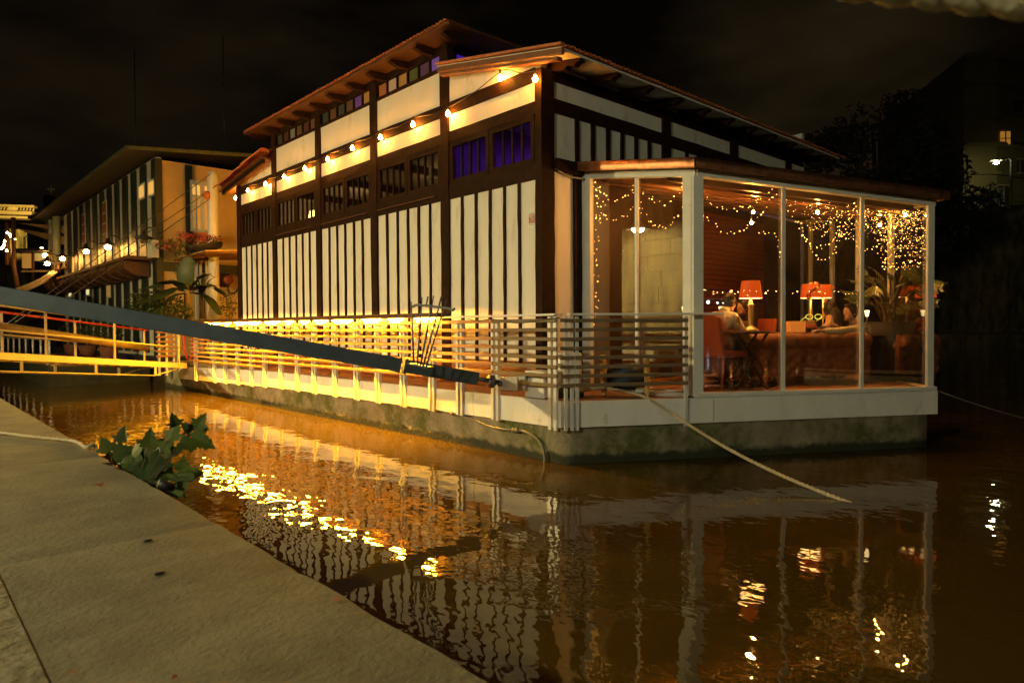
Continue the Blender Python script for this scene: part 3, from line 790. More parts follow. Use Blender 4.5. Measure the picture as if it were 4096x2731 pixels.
# left face
mull = onX(2550, 1100, VX + 0.04)
vpost(Vector((VX + 0.03, mull.y, 0)), 0.045, 0.04, zc(mull.y) + 0.01, (1, 0, 0))
jam = onX(2349, 1100, VX + 0.03).y
vpost(Vector((VX + 0.03, jam, 0)), 0.17, 0.08, zc(jam) + 0.02, (1, 0, 0), 'jamb')
jam2 = jam - 0.085
MB().bar((VX + 0.04, 0.95, 0.78), (VX + 0.04, -0.85, 0.78), 0.10, 0.06).build('sill', M['frame'], ver, 0.005)
def pane(p, q, z0=0.80):
    p, q = Vector(p), Vector(q)
    d = (q - p).normalized(); n = Vector((-d.y, d.x, 0)) * 0.004
    poly = [Vector((p.x, p.y, z0)), Vector((q.x, q.y, z0)), Vector((q.x, q.y, zc(q.y) + 0.015)), Vector((p.x, p.y, zc(p.y) + 0.015))]
    MB().prism([x - n for x in poly], n * 2).build('pane', M['glass'], ver)
pane((VX + 0.045, jam2, 0), (VX + 0.045, mull.y + 0.02, 0)); pane((VX + 0.045, mull.y - 0.02, 0), (VX + 0.045, -0.67, 0))
ss = [s_l + 0.06, sm1 - 0.02, sm1 + 0.02, sm2 - 0.02, sm2 + 0.02, s_r - 0.1]
for i in (0, 2, 4):
    pane(FP(ss[i], 0.045, 0), FP(ss[i + 1], 0.045, 0))
# right-hand face, running back from the bow corner
RD = (P_E - P_R).normalized(); RNn = Vector((-RD.y, RD.x, 0))
RL = (P_E - P_R).length
for k in range(1, 5):
    q = P_R + RD * (RL * k / 4.6) + RNn * 0.05
    vpost(q, 0.06, 0.08, zc(q.y) + 0.01, RNn)
for k in range(4):
    q0 = P_R + RD * (RL * k / 4.6 + 0.06) + RNn * 0.05; q1 = P_R + RD * (RL * (k + 1) / 4.6 - 0.04) + RNn * 0.05
    pane(q0, q1)
head(P_R + RNn * 0.05, P_E + RNn * 0.05, 0.085, 0.10, 'head_rail', M['frame'], 0.055)
MB().bar(P_R + RNn * 0.04 + Vector((0, 0, 0.765)), P_E + RNn * 0.04 + Vector((0, 0, 0.765)), 0.10, 0.055).build('sill', M['frame'], ver)
# roof
def roofpt(p, dz): return Vector((p.x, p.y, zc(p.y) + dz))
ov = 0.13
r0 = Vector((VX - ov, 0.99, 0)); r1 = FP(1.50, -ov, 0); r1 = Vector((VX - ov, -(VX - ov) * 0.599 - ov / 0.858, 0))
r2 = FP(s_r + 0.09, -ov, 0); r3 = Vector((8.5, 0.99, 0))
rp = [roofpt(r, 0.10) for r in (r0, r1, r2, r3)]
mb = MB(); mb.prism(rp, (0, 0, 0.02)); mb.build('roof', M['timber2'], ver)
mb = MB(); mb.prism([p + Vector((0, 0, 0.021)) for p in rp], (0, 0, 0.10)); mb.build('roof_sheet', M['roof_dark'], ver)
def flash(p, q, name='copper_flashing'):
    n = int((q - p).length / 0.12) + 2
    d = (q - p).normalized(); out = Vector((d.y, -d.x, 0))
    vs, fs = [], []
    rows = [(0.0, 0.002), (0.03, 0.012), (0.07, 0.012), (0.125, 0.010), (0.135, -0.05)]
    for i in range(n + 1):
        c = p.lerp(q, i / n)
        for (h, o) in rows:
            vs.append(c + out * (o + random.uniform(-.003, .003)) + Vector((0, 0, h + random.uniform(-.002, .002))))
    R = len(rows)
    for i in range(n):
        for k in range(R - 1):
            fs.append((i * R + k, (i + 1) * R + k, (i + 1) * R + k + 1, i * R + k + 1))
    MB().add(vs, fs, 0, True).build(name, M['copper'], ver)
flash(roofpt(r0, 0.09) + Vector((-0.01, 0, 0)), roofpt(r1, 0.09) + Vector((-0.01, 0, 0)))
flash(roofpt(r1, 0.09) + FN * -0.01, roofpt(r2, 0.09) + FN * -0.01)
# floor, ceiling boards, joists
fp = [Vector((VX + 0.03, 0.98, 0)), Vector((VX + 0.03, -0.83, 0)), FP(s_r - 0.08, 0.02, 0), Vector((8.2, 0.98, 0))]
MB().prism([Vector((p.x, p.y, 0.745)) for p in fp], (0, 0, 0.035)).build('floor', M['deck'], ver)
def srange(d):
    lo = max((VX + 0.06 - FN.x * d) / FU.x, (FN.y * d - 0.97) / -FU.y)
    # right boundary
    q = P_R + RNn * 0.08
    den = FU.x * RD.y - FU.y * RD.x
    w = q - FN * d
    hi = (w.x * RD.y - w.y * RD.x) / den
    return lo, hi
d = 0.12
while d < 3.3:
    lo, hi = srange(d + 0.05)
    if hi - lo > 0.3:
        a = FP(lo, d + 0.05, 0); b = FP(hi, d + 0.05, 0)
        MB().bar(roofpt(a, 0.075), roofpt(b, 0.075), 0.104, 0.02).build('ceiling_plank', M['ceil'], ver)
    d += 0.107
d = 0.42
while d < 3.3:
    lo, hi = srange(d)
    if hi - lo > 0.4:
        MB().bar(roofpt(FP(lo, d, 0), 0.015), roofpt(FP(hi, d, 0), 0.015), 0.06, 0.095).build('joist', M['dark_wood'], ver)
    d += 0.42
# panelled back wall of the veranda
box('back_wall', (1.5, 0.955, 0.78), (8.2, 0.985, 3.70), M['brown_wall'], ver)
M['red_slat'] = surf('lamp_red_slat', (0.055, 0.008, 0.003), (0.085, 0.013, 0.005), 6, 0.4)  # red-brown slats with the lamp's red glow on the wall put into their colour
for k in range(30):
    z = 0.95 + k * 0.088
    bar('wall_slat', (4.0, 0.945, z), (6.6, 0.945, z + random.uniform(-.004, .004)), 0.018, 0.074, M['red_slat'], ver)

# alarm sticker on the plaster
sg = onX(2128, 875, FX - 0.004)
st = thing('alarm_sign', 'small white and red alarm company notice on the plaster by the corner post', 'sign', sg)
sw, sh = 0.115, 0.25
def sbox(y0, y1, z0, z1, dx, name, mat):   # y grows away from the viewer, so flip for reading order
    return box(name, (sg.x - dx, sg.y + y0, sg.z + z0), (sg.x - dx + 0.004, sg.y + y1, sg.z + z1), mat, st)
signw = surf('sign_white', (0.62, 0.62, 0.55), (0.66, 0.66, 0.6), 5, 0.4)
signr = surf('sign_red', (0.30, 0.012, 0.012), (0.32, 0.015, 0.014), 5, 0.4)
signk = surf('sign_ink', (0.02, 0.02, 0.02), None, 5, 0.5)
sbox(-sw / 2, sw / 2, -sh / 2, sh / 2, 0.004, 'plate', signw)
sbox(-sw / 2 + 0.003, sw / 2 - 0.003, -0.062, 0.055, 0.0065, 'red_field', signr)
def text(s, size, dy, dz, mat, name):
    c = bpy.data.curves.new(name, 'FONT'); c.body = s; c.size = size; c.align_x = 'CENTER'; c.align_y = 'CENTER'; c.extrude = 0.0004
    c.materials.append(mat)
    tmp = bpy.data.objects.new('tmp', c); COL.objects.link(tmp)
    me = bpy.data.meshes.new_from_object(tmp.evaluated_get(bpy.context.evaluated_depsgraph_get()))
    bpy.data.objects.remove(tmp)
    o = link(name, me, st)
    o.matrix_basis = Matrix(((0, 0, -1, sg.x - 0.0075), (-1, 0, 0, sg.y + dy), (0, 1, 0, sg.z + dz), (0, 0, 0, 1)))
text('verisure', 0.029, 0, 0.072, signk, 'brand_line')
text('Allarme', 0.032, 0, 0.034, signw, 'headline')
text('con segnalazione', 0.0115, -0.01, 0.012, signw, 'small_print')
text("d'immagini", 0.016, -0.012, -0.006, signw, 'small_print')
text('Intervento 24h', 0.0115, -0.01, -0.032, signw, 'small_print')
text('800 870 870', 0.017, 0, -0.082, signk, 'phone_number')

# ------------------------------------------------------------------ slatted railing
rl = thing('slatted_railing', 'slatted timber railing on white posts round the barge deck', 'railing', (0, 7, 0.74))
RX = -0.075
def double_post(y):
    z0 = fas_b(y) - 0.02
    for dy, dx in ((-0.045, 0.0), (0.03, -0.012)):
        mb = MB()
        mb.box((RX - 0.012 + dx, y + dy - 0.022, z0 + (0 if dy < 0 else 0.012)), (RX + 0.012 + dx, y + dy + 0.022, 1.70))
        mb.box((RX + 0.012 + dx, y + dy - 0.022, z0), (RX + 0.04 + dx, y + dy - 0.014, 1.70))
        mb.build('post', M['aluminium'], rl)
ppx = [783, 857, 900, 951, 1006, 1058, 1123, 1189, 1256, 1338, 1425, 1510, 1611, 1726, 1838, 1980]
py_ = [onX(p, 1500, RX).y for p in ppx]
for y in py_:
    double_post(y)
for px in (2200, 2222):
    y = onX(px, 1500, RX).y
    box('post', (RX - 0.015, y - 0.024, 0.40), (RX + 0.02, y + 0.024, 1.72), M['aluminium'], rl)
for px in (2263, 2287, 2308, 2743):
    p = front(px, 1500, -0.075)
    MB().bar(Vector((p.x, p.y, 0.405)), Vector((p.x, p.y, 1.72)), 0.038, 0.03, FN).build('post', M['aluminium'], rl)
zs = [1.672 - 0.1065 * k for k in range(9)]
cuts = [onX(702 + 62, 1440, RX).y, py_[3], py_[7], py_[9], py_[11], py_[13], py_[15], onX(2237, 1400, RX).y]
scr = []
for k, z in enumerate(zs):
    for i in range(len(cuts) - 1):
        y0, y1 = cuts[i], cuts[i + 1]
        if k == 8 and i > 0: continue
        if k == 8: y1 = py_[5]
        dz = random.uniform(-0.004, 0.004)
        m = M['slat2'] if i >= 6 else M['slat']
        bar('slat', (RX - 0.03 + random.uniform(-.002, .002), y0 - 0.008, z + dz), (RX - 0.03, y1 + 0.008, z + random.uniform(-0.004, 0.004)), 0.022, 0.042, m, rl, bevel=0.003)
        for yy in (y0 - 0.04, y1 + 0.04):
            scr.append((RX - 0.043, yy, z))
    if k < 8:
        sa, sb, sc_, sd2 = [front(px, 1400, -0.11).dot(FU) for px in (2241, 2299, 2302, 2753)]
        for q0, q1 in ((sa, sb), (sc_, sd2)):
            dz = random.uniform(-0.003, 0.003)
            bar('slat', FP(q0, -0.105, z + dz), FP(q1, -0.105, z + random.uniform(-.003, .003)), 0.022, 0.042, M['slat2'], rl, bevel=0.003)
mb = MB()
for (x, y, z) in scr:
    mb.lathe((x, y, z), [(0.006, 0.0), (0.004, -0.004)], 6, axis=(1, 0, 0))
tag(mb.build('screw', M['grey_steel'], rl), kind='stuff')
yb = onX(1790, 1290, RX).y
bar('hand_rail', (RX - 0.085, yb, 1.775), (RX - 0.085, 13.6, 1.795), 0.25, 0.06, M['timber2'], rl, seg=20, jit=0.003)
bar('hand_rail', (RX, yb + 0.25, 1.745), (RX, 0.02, 1.742), 0.12, 0.026, M['white'], rl, bevel=0.004)
bar('hand_rail', FP(0.03, -0.075, 1.743), FP(1.95, -0.075, 1.745), 0.12, 0.026, M['white'], rl, bevel=0.004)
tube('cable', spline([onX(p[0], p[1], -0.12) for p in ((1870, 1275), (1915, 1283), (1970, 1277), (2050, 1290), (2110, 1289), (2200, 1274), (2240, 1272))], 5), 0.006, M['black'], rl, 6)
# rope light tucked under the brown rail
rp_ = thing('rope_light', 'glowing amber rope light tucked under the brown rail', 'light', (0.0, 7, 1.7))
y = yb + 0.12
while y < 11.2:
    L = random.uniform(0.22, 0.55)
    sag = random.uniform(0, 0.012)
    tube('led_segment', [(-0.215, y, 1.728), (-0.215, y + L / 2, 1.720 - sag), (-0.215, y + L, 1.728)], 0.011, M['led'], rp_, 6)
    mb = MB(); nx_, nz_ = -0.25, -0.968  # extra emitter facing down and outwards, added to light the water
    c0_ = Vector((-0.268, y, 1.735)); c1_ = Vector((-0.268, y + L, 1.735)); ax_ = Vector((nz_, 0, -nx_)) * 0.011; nn_ = Vector((nx_, 0, nz_)) * 0.006
    mb.add([c0_ - ax_ - nn_, c0_ + ax_ - nn_, c1_ + ax_ - nn_, c1_ - ax_ - nn_, c0_ - ax_ + nn_, c0_ + ax_ + nn_, c1_ + ax_ + nn_, c1_ - ax_ + nn_], [(0, 3, 2, 1), (0, 1, 5, 4), (1, 2, 6, 5), (2, 3, 7, 6), (3, 0, 4, 7)], 0)
    mb.add([c0_ - ax_ + nn_, c0_ + ax_ + nn_, c1_ + ax_ + nn_, c1_ - ax_ + nn_], [(0, 1, 2, 3)], 1)
    mb.box((-0.252, y, 1.668), (-0.248, y + L, 1.744), 0)  # lip added to keep the strip's light off the fascia
    mb.build('added_strip_and_lip', [M['grey_steel'], M['water_strip']], rp_)
    tube('flex', [(-0.255, y + L + 0.002, 1.730), (-0.255, y + L + 0.11, 1.732)], 0.006, M['rope'], rp_, 5)
    y += L + 0.20 + random.uniform(0, 0.25)

# festoon of bulbs along the facade
fs_ = thing('festoon_lights', 'string of warm bulbs along the upper facade beam', 'string lights', (FX - 0.1, 7, 5))
bp_ = [(943, 793), (992, 763), (1062, 737), (1137, 708), (1220, 675), (1311, 638), (1410, 594), (1522, 551), (1652, 499), (1792, 456), (2001, 314), (2141, 317)]
pts = []
for i, (px, py) in enumerate(bp_):
    p = onX(px, py, FX - 0.10)
    if i == 0: p = onX(px, py, 0.72); p.y = max(p.y, YF + 0.12)
    bl = part('bulb', fs_)
    MB().lathe(p, [(0.012, 0.05), (0.018, 0.036), (0.032, 0.012), (0.036, -0.006), (0.027, -0.028), (0.007, -0.040)], 12).build('glass_globe', M['bulb'], bl)
    MB().lathe(p + Vector((0, 0, 0.056)), [(0.018, 0.0), (0.018, 0.06), (0.010, 0.07)], 10).build('socket', M['black'], bl)
    pts.append(p + Vector((0.05, 0, 0.12)))
cp = []
for a, b in zip(pts[:-1], pts[1:]):
    cp += [a, a.lerp(b, 0.5) + Vector((0, 0, -0.03))]
cp.append(pts[-1])
tube('cable', spline(cp, 4), 0.007, M['black'], fs_, 6)

# ------------------------------------------------------------------ stay beam from the quay to the barge
bA, bB = dep(0, 1180, 6.4), onX(1924, 1517, -0.46)
dB = (bB - bA).normalized()
bA2 = bA - dB * 1.4
stay = thing('stay_beam', 'long slate-blue steel stay beam sloping from quay to barge', 'beam', bA2)
bar('box_section', bA2, bB - dB * 1.02, 0.10, 0.165, M['steel'], stay, bevel=0.006)
bar('end_section', bB - dB * 0.98, bB - dB * 0.05, 0.095, 0.155, M['steel'], stay, bevel=0.006)
for o in (1.035, 0.965):
    c = bB - dB * o
    bar('flange', c - dB * 0.012, c + dB * 0.012, 0.13, 0.19, M['steel'], stay)
tube('pivot_bar', [bB - dB * 0.05, bB + dB * 0.24], 0.03, M['dark_steel'], stay, 10)
# fan of spikes against climbers
c0 = bB - dB * 1.1
for o in (0.12, 0.22, 1.35, 2.9, 4.6, 6.2):
    for k in (-0.05, 0.05):
        q = bB - dB * o + Vector((0, 0, k))
        MB().lathe(q + Vector((-0.05, 0, 0)), [(0.016, 0.004), (0.016, -0.008), (0.008, -0.010)], 8, axis=(1, 0.05, 0)).build('bolt_head', M['dark_steel'], stay)
for o in (2.6, 5.1, 7.0):
    q = bB - dB * o
    bar('weld_seam', q - dB * 0.006, q + dB * 0.006, 0.106, 0.171, M['steel'], stay)
base = [onX(px, py, c0.x) for px, py in ((1655, 1456), (1669, 1460), (1682, 1462), (1693, 1464), (1704, 1466))]
tops = [onX(px, py, c0.x) for px, py in ((1645, 1207), (1688, 1188), (1735, 1183), (1767, 1185), (1786, 1201))]
outs = [(0.10, 0), (-0.16, 0), (-0.22, 0), (-0.20, 0), (0.05, 0)]
bar('spike_plate', base[0] - dB * 0.04 + Vector((0, 0, 0.0)), base[-1] + dB * 0.06, 0.10, 0.018, M['steel'], stay)
tp = []
for b_, t_, o_ in zip(base, tops, outs):
    tube('spike', [b_, b_.lerp(t_, 0.6), t_ + Vector((0, 0, 0.0))], [0.011, 0.010, 0.006], M['steel'], stay, 6)
    tp.append(t_)
tt = [onX(px, py, c0.x) for px, py in ((1648, 1228), (1665, 1219), (1720, 1224), (1790, 1233), (1812, 1240), (1818, 1234))]
tube('spike_band', tt, 0.014, M['steel'], stay, 6)
for (a, b) in (((1706, 1218), (1712, 1186)), ((1756, 1222), (1765, 1188)), ((1808, 1242), (1818, 1234))):
    tube('spike', [onX(a[0], a[1], c0.x + 0.02), onX(b[0], b[1], c0.x + 0.02)], 0.010, M['steel'], stay, 6)
bk = thing('stay_bracket', 'pale bolted steel bracket holding the stay beam at the deck edge', 'bracket', onX(1975, 1580, 0))
c = bB + dB * 0.30
MB().lathe(bB + dB * 0.15 + Vector((-0.02, 0, 0)), [(0.078, -0.02), (0.082, -0.012), (0.082, 0.012), (0.078, 0.02)], 22, axis=(1, 0, 0)).build('eye_plate', M['dark_steel'], bk)
MB().lathe(bB + dB * 0.15 + Vector((-0.045, 0, 0)), [(0.03, 0.0), (0.03, -0.012)], 12, axis=(1, 0, 0)).build('eye_pin', M['grey_steel'], bk)
MB().prism([c + Vector((-0.045, 0.05, 0.075)), c + Vector((-0.045, 0.07, -0.02)), c + Vector((-0.045, 0.03, -0.075)), c + Vector((-0.045, -0.30, -0.075)), c + Vector((-0.045, -0.30, 0.10))], (0.02, 0, 0)).build('cheek_plate', M['grey_steel'], bk, 0.003)
MB().prism([c + Vector((0.085, 0.05, 0.075)), c + Vector((0.085, 0.07, -0.02)), c + Vector((0.085, 0.03, -0.075)), c + Vector((0.085, -0.30, -0.075)), c + Vector((0.085, -0.30, 0.10))], (0.02, 0, 0)).build('cheek_plate', M['grey_steel'], bk, 0.003)
MB().lathe(c + Vector((-0.05, 0, 0)), [(0.036, 0.005), (0.036, -0.02), (0.022, -0.022), (0.022, -0.04)], 6, axis=(1, 0, 0)).build('bolt', M['dark_steel'], bk)
box('support_block', (-0.03, c.y - 0.55, 0.745), (0.25, c.y - 0.22, c.z + 0.16), M['white'], bk, 0.01)

# ------------------------------------------------------------------ deck clutter at the corner
p = onZ(2202, 1578, 0.75)
t = thing('mooring_drum', 'white ribbed mooring drum on a dark base at the deck corner', 'drum', (0.42, 0.33, 0.745))
MB().lathe((0.42, 0.33, 0.745), [(0.20, 0), (0.20, 0.10), (0.185, 0.11)], 24).build('base', surf('mossy_base', (0.05, 0.06, 0.03), (0.09, 0.1, 0.05), 8, 0.7), t)
MB().lathe((0.42, 0.33, 0.86), [(0.17, 0), (0.175, 0.02), (0.175, 0.40), (0.165, 0.42), (0.06, 0.425)], 24).build('barrel', surf('white_plastic', (0.62, 0.64, 0.66), (0.68, 0.70, 0.72), 4, 0.3), t)
t = thing('mooring_winch', 'cream cheeked mooring winch with dark drum behind the corner slats', 'winch', (0.9, -0.05, 0.745))
for yy in (0.06, -0.42):
    q = Vector((0.80 + (0.06 - yy) * 0.5, yy, 0.75))
    w2 = 0.17
    poly = [q + Vector((-w2 * 0.75, -w2 * 0.65, 0)), q + Vector((w2 * 0.75, w2 * 0.65 * -1 + 0.2, 0)), q + Vector((w2, 0.09, 0.15)), q + Vector((w2, 0.09, 0.33)), q + Vector((w2 * .4, 0.04, 0.50)), q + Vector((-w2 * .6, -0.06, 0.50)), q + Vector((-w2, -0.12, 0.30))]
    MB().prism(poly, Vector((-0.02, 0.035, 0))).build('cheek', M['cream'], t, 0.004)
tube('drum', [(0.85, 0.02, 0.98), (1.02, -0.40, 0.98)], 0.13, M['dark_steel'], t, 14)
tube('rope_wrap', [(0.88, -0.05, 0.98), (0.97, -0.28, 0.98)], 0.165, M['navy'], t, 14)
# hose clipped along the hull
t = thing('drain_hose', 'grey hose clipped along the concrete hull and dropping into the water', 'hose', (-0.05, 0.6, 0.0))
hp = [(1738, 1636), (1794, 1648), (1819, 1653), (1906, 1684), (1977, 1710), (2049, 1720), (2085, 1722), (2126, 1738), (2161, 1768), (2177, 1809), (2179, 1855), (2174, 1871)]
tube('hose', spline([onX(x, y, -0.04) for x, y in hp], 5), 0.017, M['hose'], t, 8)
for px, py in ((1812, 1652), (2058, 1720), (2070, 1721)):
    a = onX(px, py, -0.04)
    tube('coupling', [a + Vector((0, 0.035, 0.004)), a - Vector((0, 0.035, 0.004))], 0.030, M['hose'], t, 10)
# mooring rope from the bow deck to the river
e = onZ(3450, 2030, -0.03)
a = front(2437, 1556, 0.20); b = front(2560, 1580, 0.02); c = front(2625, 1612, -0.09)
rope_pts = [a, a.lerp(b, .5) + Vector((0, 0, 0.012)), b, c] + [c.lerp(e, k / 6) + Vector((0, 0, -0.10 * math.sin(PI * k / 6))) for k in range(1, 7)]
t = thing('mooring_rope', 'pale slanting mooring rope from the bow deck into the river', 'rope', a)
def twisted(name, pts, r, mat, parent, turns=14.0, n=9):
    pts = spline(pts, 10)
    mb = MB()
    L = [0.0]
    for p, q in zip(pts[:-1], pts[1:]): L.append(L[-1] + (q - p).length)
    for s in range(3):
        out = []
        for i, p in enumerate(pts):
            d = (pts[min(i + 1, len(pts) - 1)] - pts[max(i - 1, 0)]).normalized()
            x = d.orthogonal().normalized(); y = d.cross(x)
            ph = L[i] * turns + s * 2 * PI / 3
            out.append(p + (x * math.cos(ph) + y * math.sin(ph)) * r * 0.5)
        mb.tube(out, r * 0.58, 6)
    return mb.build(name, mat, parent)
def resample(pts, step):
    out = [Vector(pts[0])]
    for p, q in zip(pts[:-1], pts[1:]):
        p, q = Vector(p), Vector(q)
        n = max(1, int((q - p).length / step))
        out += [p.lerp(q, k / n) for k in range(1, n + 1)]
    return out
twisted('strands', rope_pts, 0.020, M['rope'], t, 40)
tube('deck_coil', spline([a, a + FN * 0.18 + Vector((0, 0, 0.03)), a + FN * 0.35 + FU * -0.15 + Vector((0, 0, 0.0)), a + FN * 0.3 + FU * -0.4, a + FN * 0.05 + FU * -0.35, a + FU * -0.05 + Vector((0, 0, 0.03))], 6), 0.028, M['rope'], t, 8)
t = tag(tube('deck_pipe', [front(2530, 1572, 0.30) + Vector((0, 0, 0.02)), front(2735, 1588, 0.12) + Vector((0, 0, 0.02))], 0.035, M['white'], None, 10), 'weathered white pipe lying on the bow deck before the glass', 'pipe')
q0 = P_R + Vector((0.02, 0.1, 0.78)); q1 = dep(4200, 1700, 9.0)
tag(tube('stern_line', [q0, q0.lerp(q1, .3) + Vector((0, 0, -0.03)), q0.lerp(q1, .6) + Vector((0, 0, -.03)), q1], 0.007, M['hose']), 'thin line running from the right bow corner out of frame', 'rope')
# rope on the quay
t = thing('quay_rope', 'twisted pale rope crossing the quay stones and dropping over the edge', 'rope', (QX, 1, QZ))
qp = [onZ(-300, 1700, QZ + .02), onZ(0, 1731, QZ + 0.02), onZ(120, 1746, QZ + 0.02), onZ(290, 1764, QZ + 0.02), onZ(345, 1789, QZ + 0.02)]
qp.append(Vector((QX + 0.02, qp[-1].y - 0.02, QZ + 0.0))); qp.append(Vector((QX + 0.04, qp[-1].y - 0.03, QZ - 0.45))); qp.append(Vector((QX + 0.2, qp[-1].y, -0.1)))
twisted('strands', qp, 0.016, M['rope'], t, 55)
# thick rope close overhead at the top right
n0, n1 = dep(3640, -44, 0.62), dep(4300, 30, 0.60)
t = tag(twisted('overhead_rope', [n0 - (n1 - n0), n0, n0.lerp(n1, .5), n1, n1 + (n1 - n0) * .6], 0.016, M['rope'], None, 60), 'thick out-of-focus rope close overhead in the top corner', 'rope')

# ------------------------------------------------------------------ gangway to the stern deck
gE, gQ = Vector((-0.12, 13.15, 0.66)), Vector((-5.6, 8.58, 1.30))
gd = (gQ - gE); gl_ = gd.length; gdir = gd.normalized()
gs = Vector((-gdir.y, gdir.x, 0)).normalized()
if gs.x * RT.x + gs.y * RT.y > 0: pass
gw = thing('gangway', 'cream steel truss gangway with twin handrails from quay to stern deck', 'gangway', gE)
for side, o in (('n', 0.0), ('f', 0.95)):
    off = Vector((-gs.x, -gs.y, 0)) * o if (Vector((-gs.x, -gs.y, 0)).dot(_fw) > 0) else Vector((gs.x, gs.y, 0)) * o
    a, b = gE + off, gQ + off
    bar('chord', a, b, 0.06, 0.13, M['gang'], gw, bevel=0.004)
    up = Vector((0, 0, 1))
    for h, r in ((0.46, 0.02), (0.90, 0.024)):
        tube('guard_rail' if h < .8 else 'hand_rail', [a + gdir * 0.15 + up * h, b + up * h], r, M['gang'] if h < .8 else M['red_hose'] if o else M['gang'], gw, 8)
    for k in (0.04, 0.36, 0.62, 0.9):
        q = a.lerp(b, k)
        bar('stanchion', q + up * 0.06, q + up * 0.92, 0.04, 0.04, M['gang'], gw)
    lo = [a.lerp(b, k) - up * 0.27 for k in (0.17, 0.44, 0.70, 0.97)]
    for k, q in zip((0.17, 0.44, 0.70, 0.97), lo):
        bar('strut', a.lerp(b, k) - up * 0.06, q, 0.05, 0.05, M['gang'], gw)
    tube('tie_rod', lo, 0.012, M['gang'], gw, 6)
    tube('tie_rod', [lo[0], a + gdir * 0.25 - up * 0.06], 0.014, M['gang'], gw, 6)
    if o:
        for k in range(24):
            q = gE.lerp(gQ, (k + .5) / 24)
            bar('tread', q + off * 0.04 + up * 0.05, q + off * 0.96 / 1.0 + up * 0.05, 0.24, 0.025, M['deck'], gw)
# brown tubular spar beyond the gangway
sA, sB = dep(587, 1392, 17.0), dep(-60, 1298, 11.9)
t = thing('mooring_spar', 'thick brown tubular mooring spar ending in a steel cable', 'spar', sA)
tube('spar', [sA, sB], 0.085, surf('rusty_spar', (0.10, 0.07, 0.035), (0.17, 0.12, 0.06), 4, 0.5, spec=0.2), t, 20)
tube('end_cable', [sA, onX(635, 1408, -0.2), onX(650, 1410, -0.1)], 0.018, M['grey_steel'], t, 6)
MB().lathe(onX(646, 1408, -0.12), [(0.13, -0.02), (0.13, 0.02)], 16, axis=(0.6, -0.8, 0)).build('end_disc', M['gang'], t)
# short slat screen and red hose by the gangway landing
t = thing('stern_screen', 'short amber slat screen on white posts beside the gangway landing', 'fence', (0.3, 14.6, 0.6))
for px in (638, 668, 697, 712):
    q = onY(px, 1440, 14.6); box('post', (q.x - 0.025, 14.60, 0.35), (q.x + 0.025, 14.65, 1.75), M['aluminium'], t)
for k in range(7):
    z = 1.66 - k * 0.13
    a, b = onY(625, 1400, 14.55), onY(702, 1400, 14.55)
    bar('slat', (a.x, 14.57, z), (b.x, 14.57, z), 0.025, 0.05, M['slat'], t)
t = tag(tube('red_hose', spline([onX(733, 1345, 0.05), onX(737, 1390, 0.05), onX(748, 1430, 0.05), onX(757, 1436, 0.05), onX(768, 1420, 0.05), onX(774, 1350, 0.05)], 6), 0.035, M['red_hose'], None, 8), 'red hose hanging in a loop beside the railing end', 'hose')

# ------------------------------------------------------------------ plane-tree sapling on the quay edge
def leaf_mesh(name, mat, fold=0.18, seed=0):
    rnd = random.Random(seed)
    # five-lobed outline, tip along +Y, base at origin
    half = [(0.0, 0.0), (0.10, -0.06), (0.30, -0.02), (0.50, 0.08), (0.40, 0.17), (0.52, 0.22), (0.66, 0.38), (0.46, 0.40), (0.30, 0.42), (0.34, 0.55), (0.24, 0.62), (0.27, 0.74), (0.12, 0.84), (0.0, 1.06)]
    vs, fs = [], []
    for sgn in (1, -1):
        b = len(vs)
        for (x, y) in half:
            x *= sgn * (1 + rnd.uniform(-.08, .08)); y2 = y * (1 + rnd.uniform(-.04, .04))
            vs.append((x, y2, abs(x) * fold + 0.12 * (y ** 2) * -1 + rnd.uniform(-.015, .015)))
        spine = []
        for y in (0.2, 0.42, 0.65, 0.85):
            vs.append((0, y, -0.12 * y * y)); spine.append(len(vs) - 1)
        idx = [b + i for i in range(len(half))]
        s0, s1, s2, s3 = spine
        tri = [(idx[0], idx[1], s0), (idx[1], idx[2], s0), (idx[2], idx[3], idx[4]), (idx[2], idx[4], s0), (idx[4], idx[5], s0), (idx[5], idx[6], idx[7]), (idx[5], idx[7], s1), (idx[5], s1, s0), (idx[7], idx[8], s1),
               (idx[8], idx[9], s2), (idx[8], s2, s1), (idx[9], idx[10], s2), (idx[10], idx[11], s3), (idx[10], s3, s2), (idx[11], idx[12], s3), (idx[12], idx[13], s3)]
        fs += [t if sgn > 0 else tuple(reversed(t)) for t in tri]
    me = bpy.data.meshes.new(name)
    me.from_pydata(vs, [], fs); me.materials.append(mat); me.update()
    return me
LM = [leaf_mesh('leaf', M['leaf'], 0.25, 1), leaf_mesh('leaf', M['leaf2'], 0.4, 2), leaf_mesh('leaf', M['leaf'], -0.2, 3), leaf_mesh('leaf', M['leaf2'], -0.3, 4)]
LBr = leaf_mesh('leaf', M['leaf_brown'], 0.45, 5)
sap = thing('plane_sapling', 'plane-tree sapling with big green leaves growing at the quay edge', 'plant', (QX + 0.03, -0.3, QZ - 0.3))
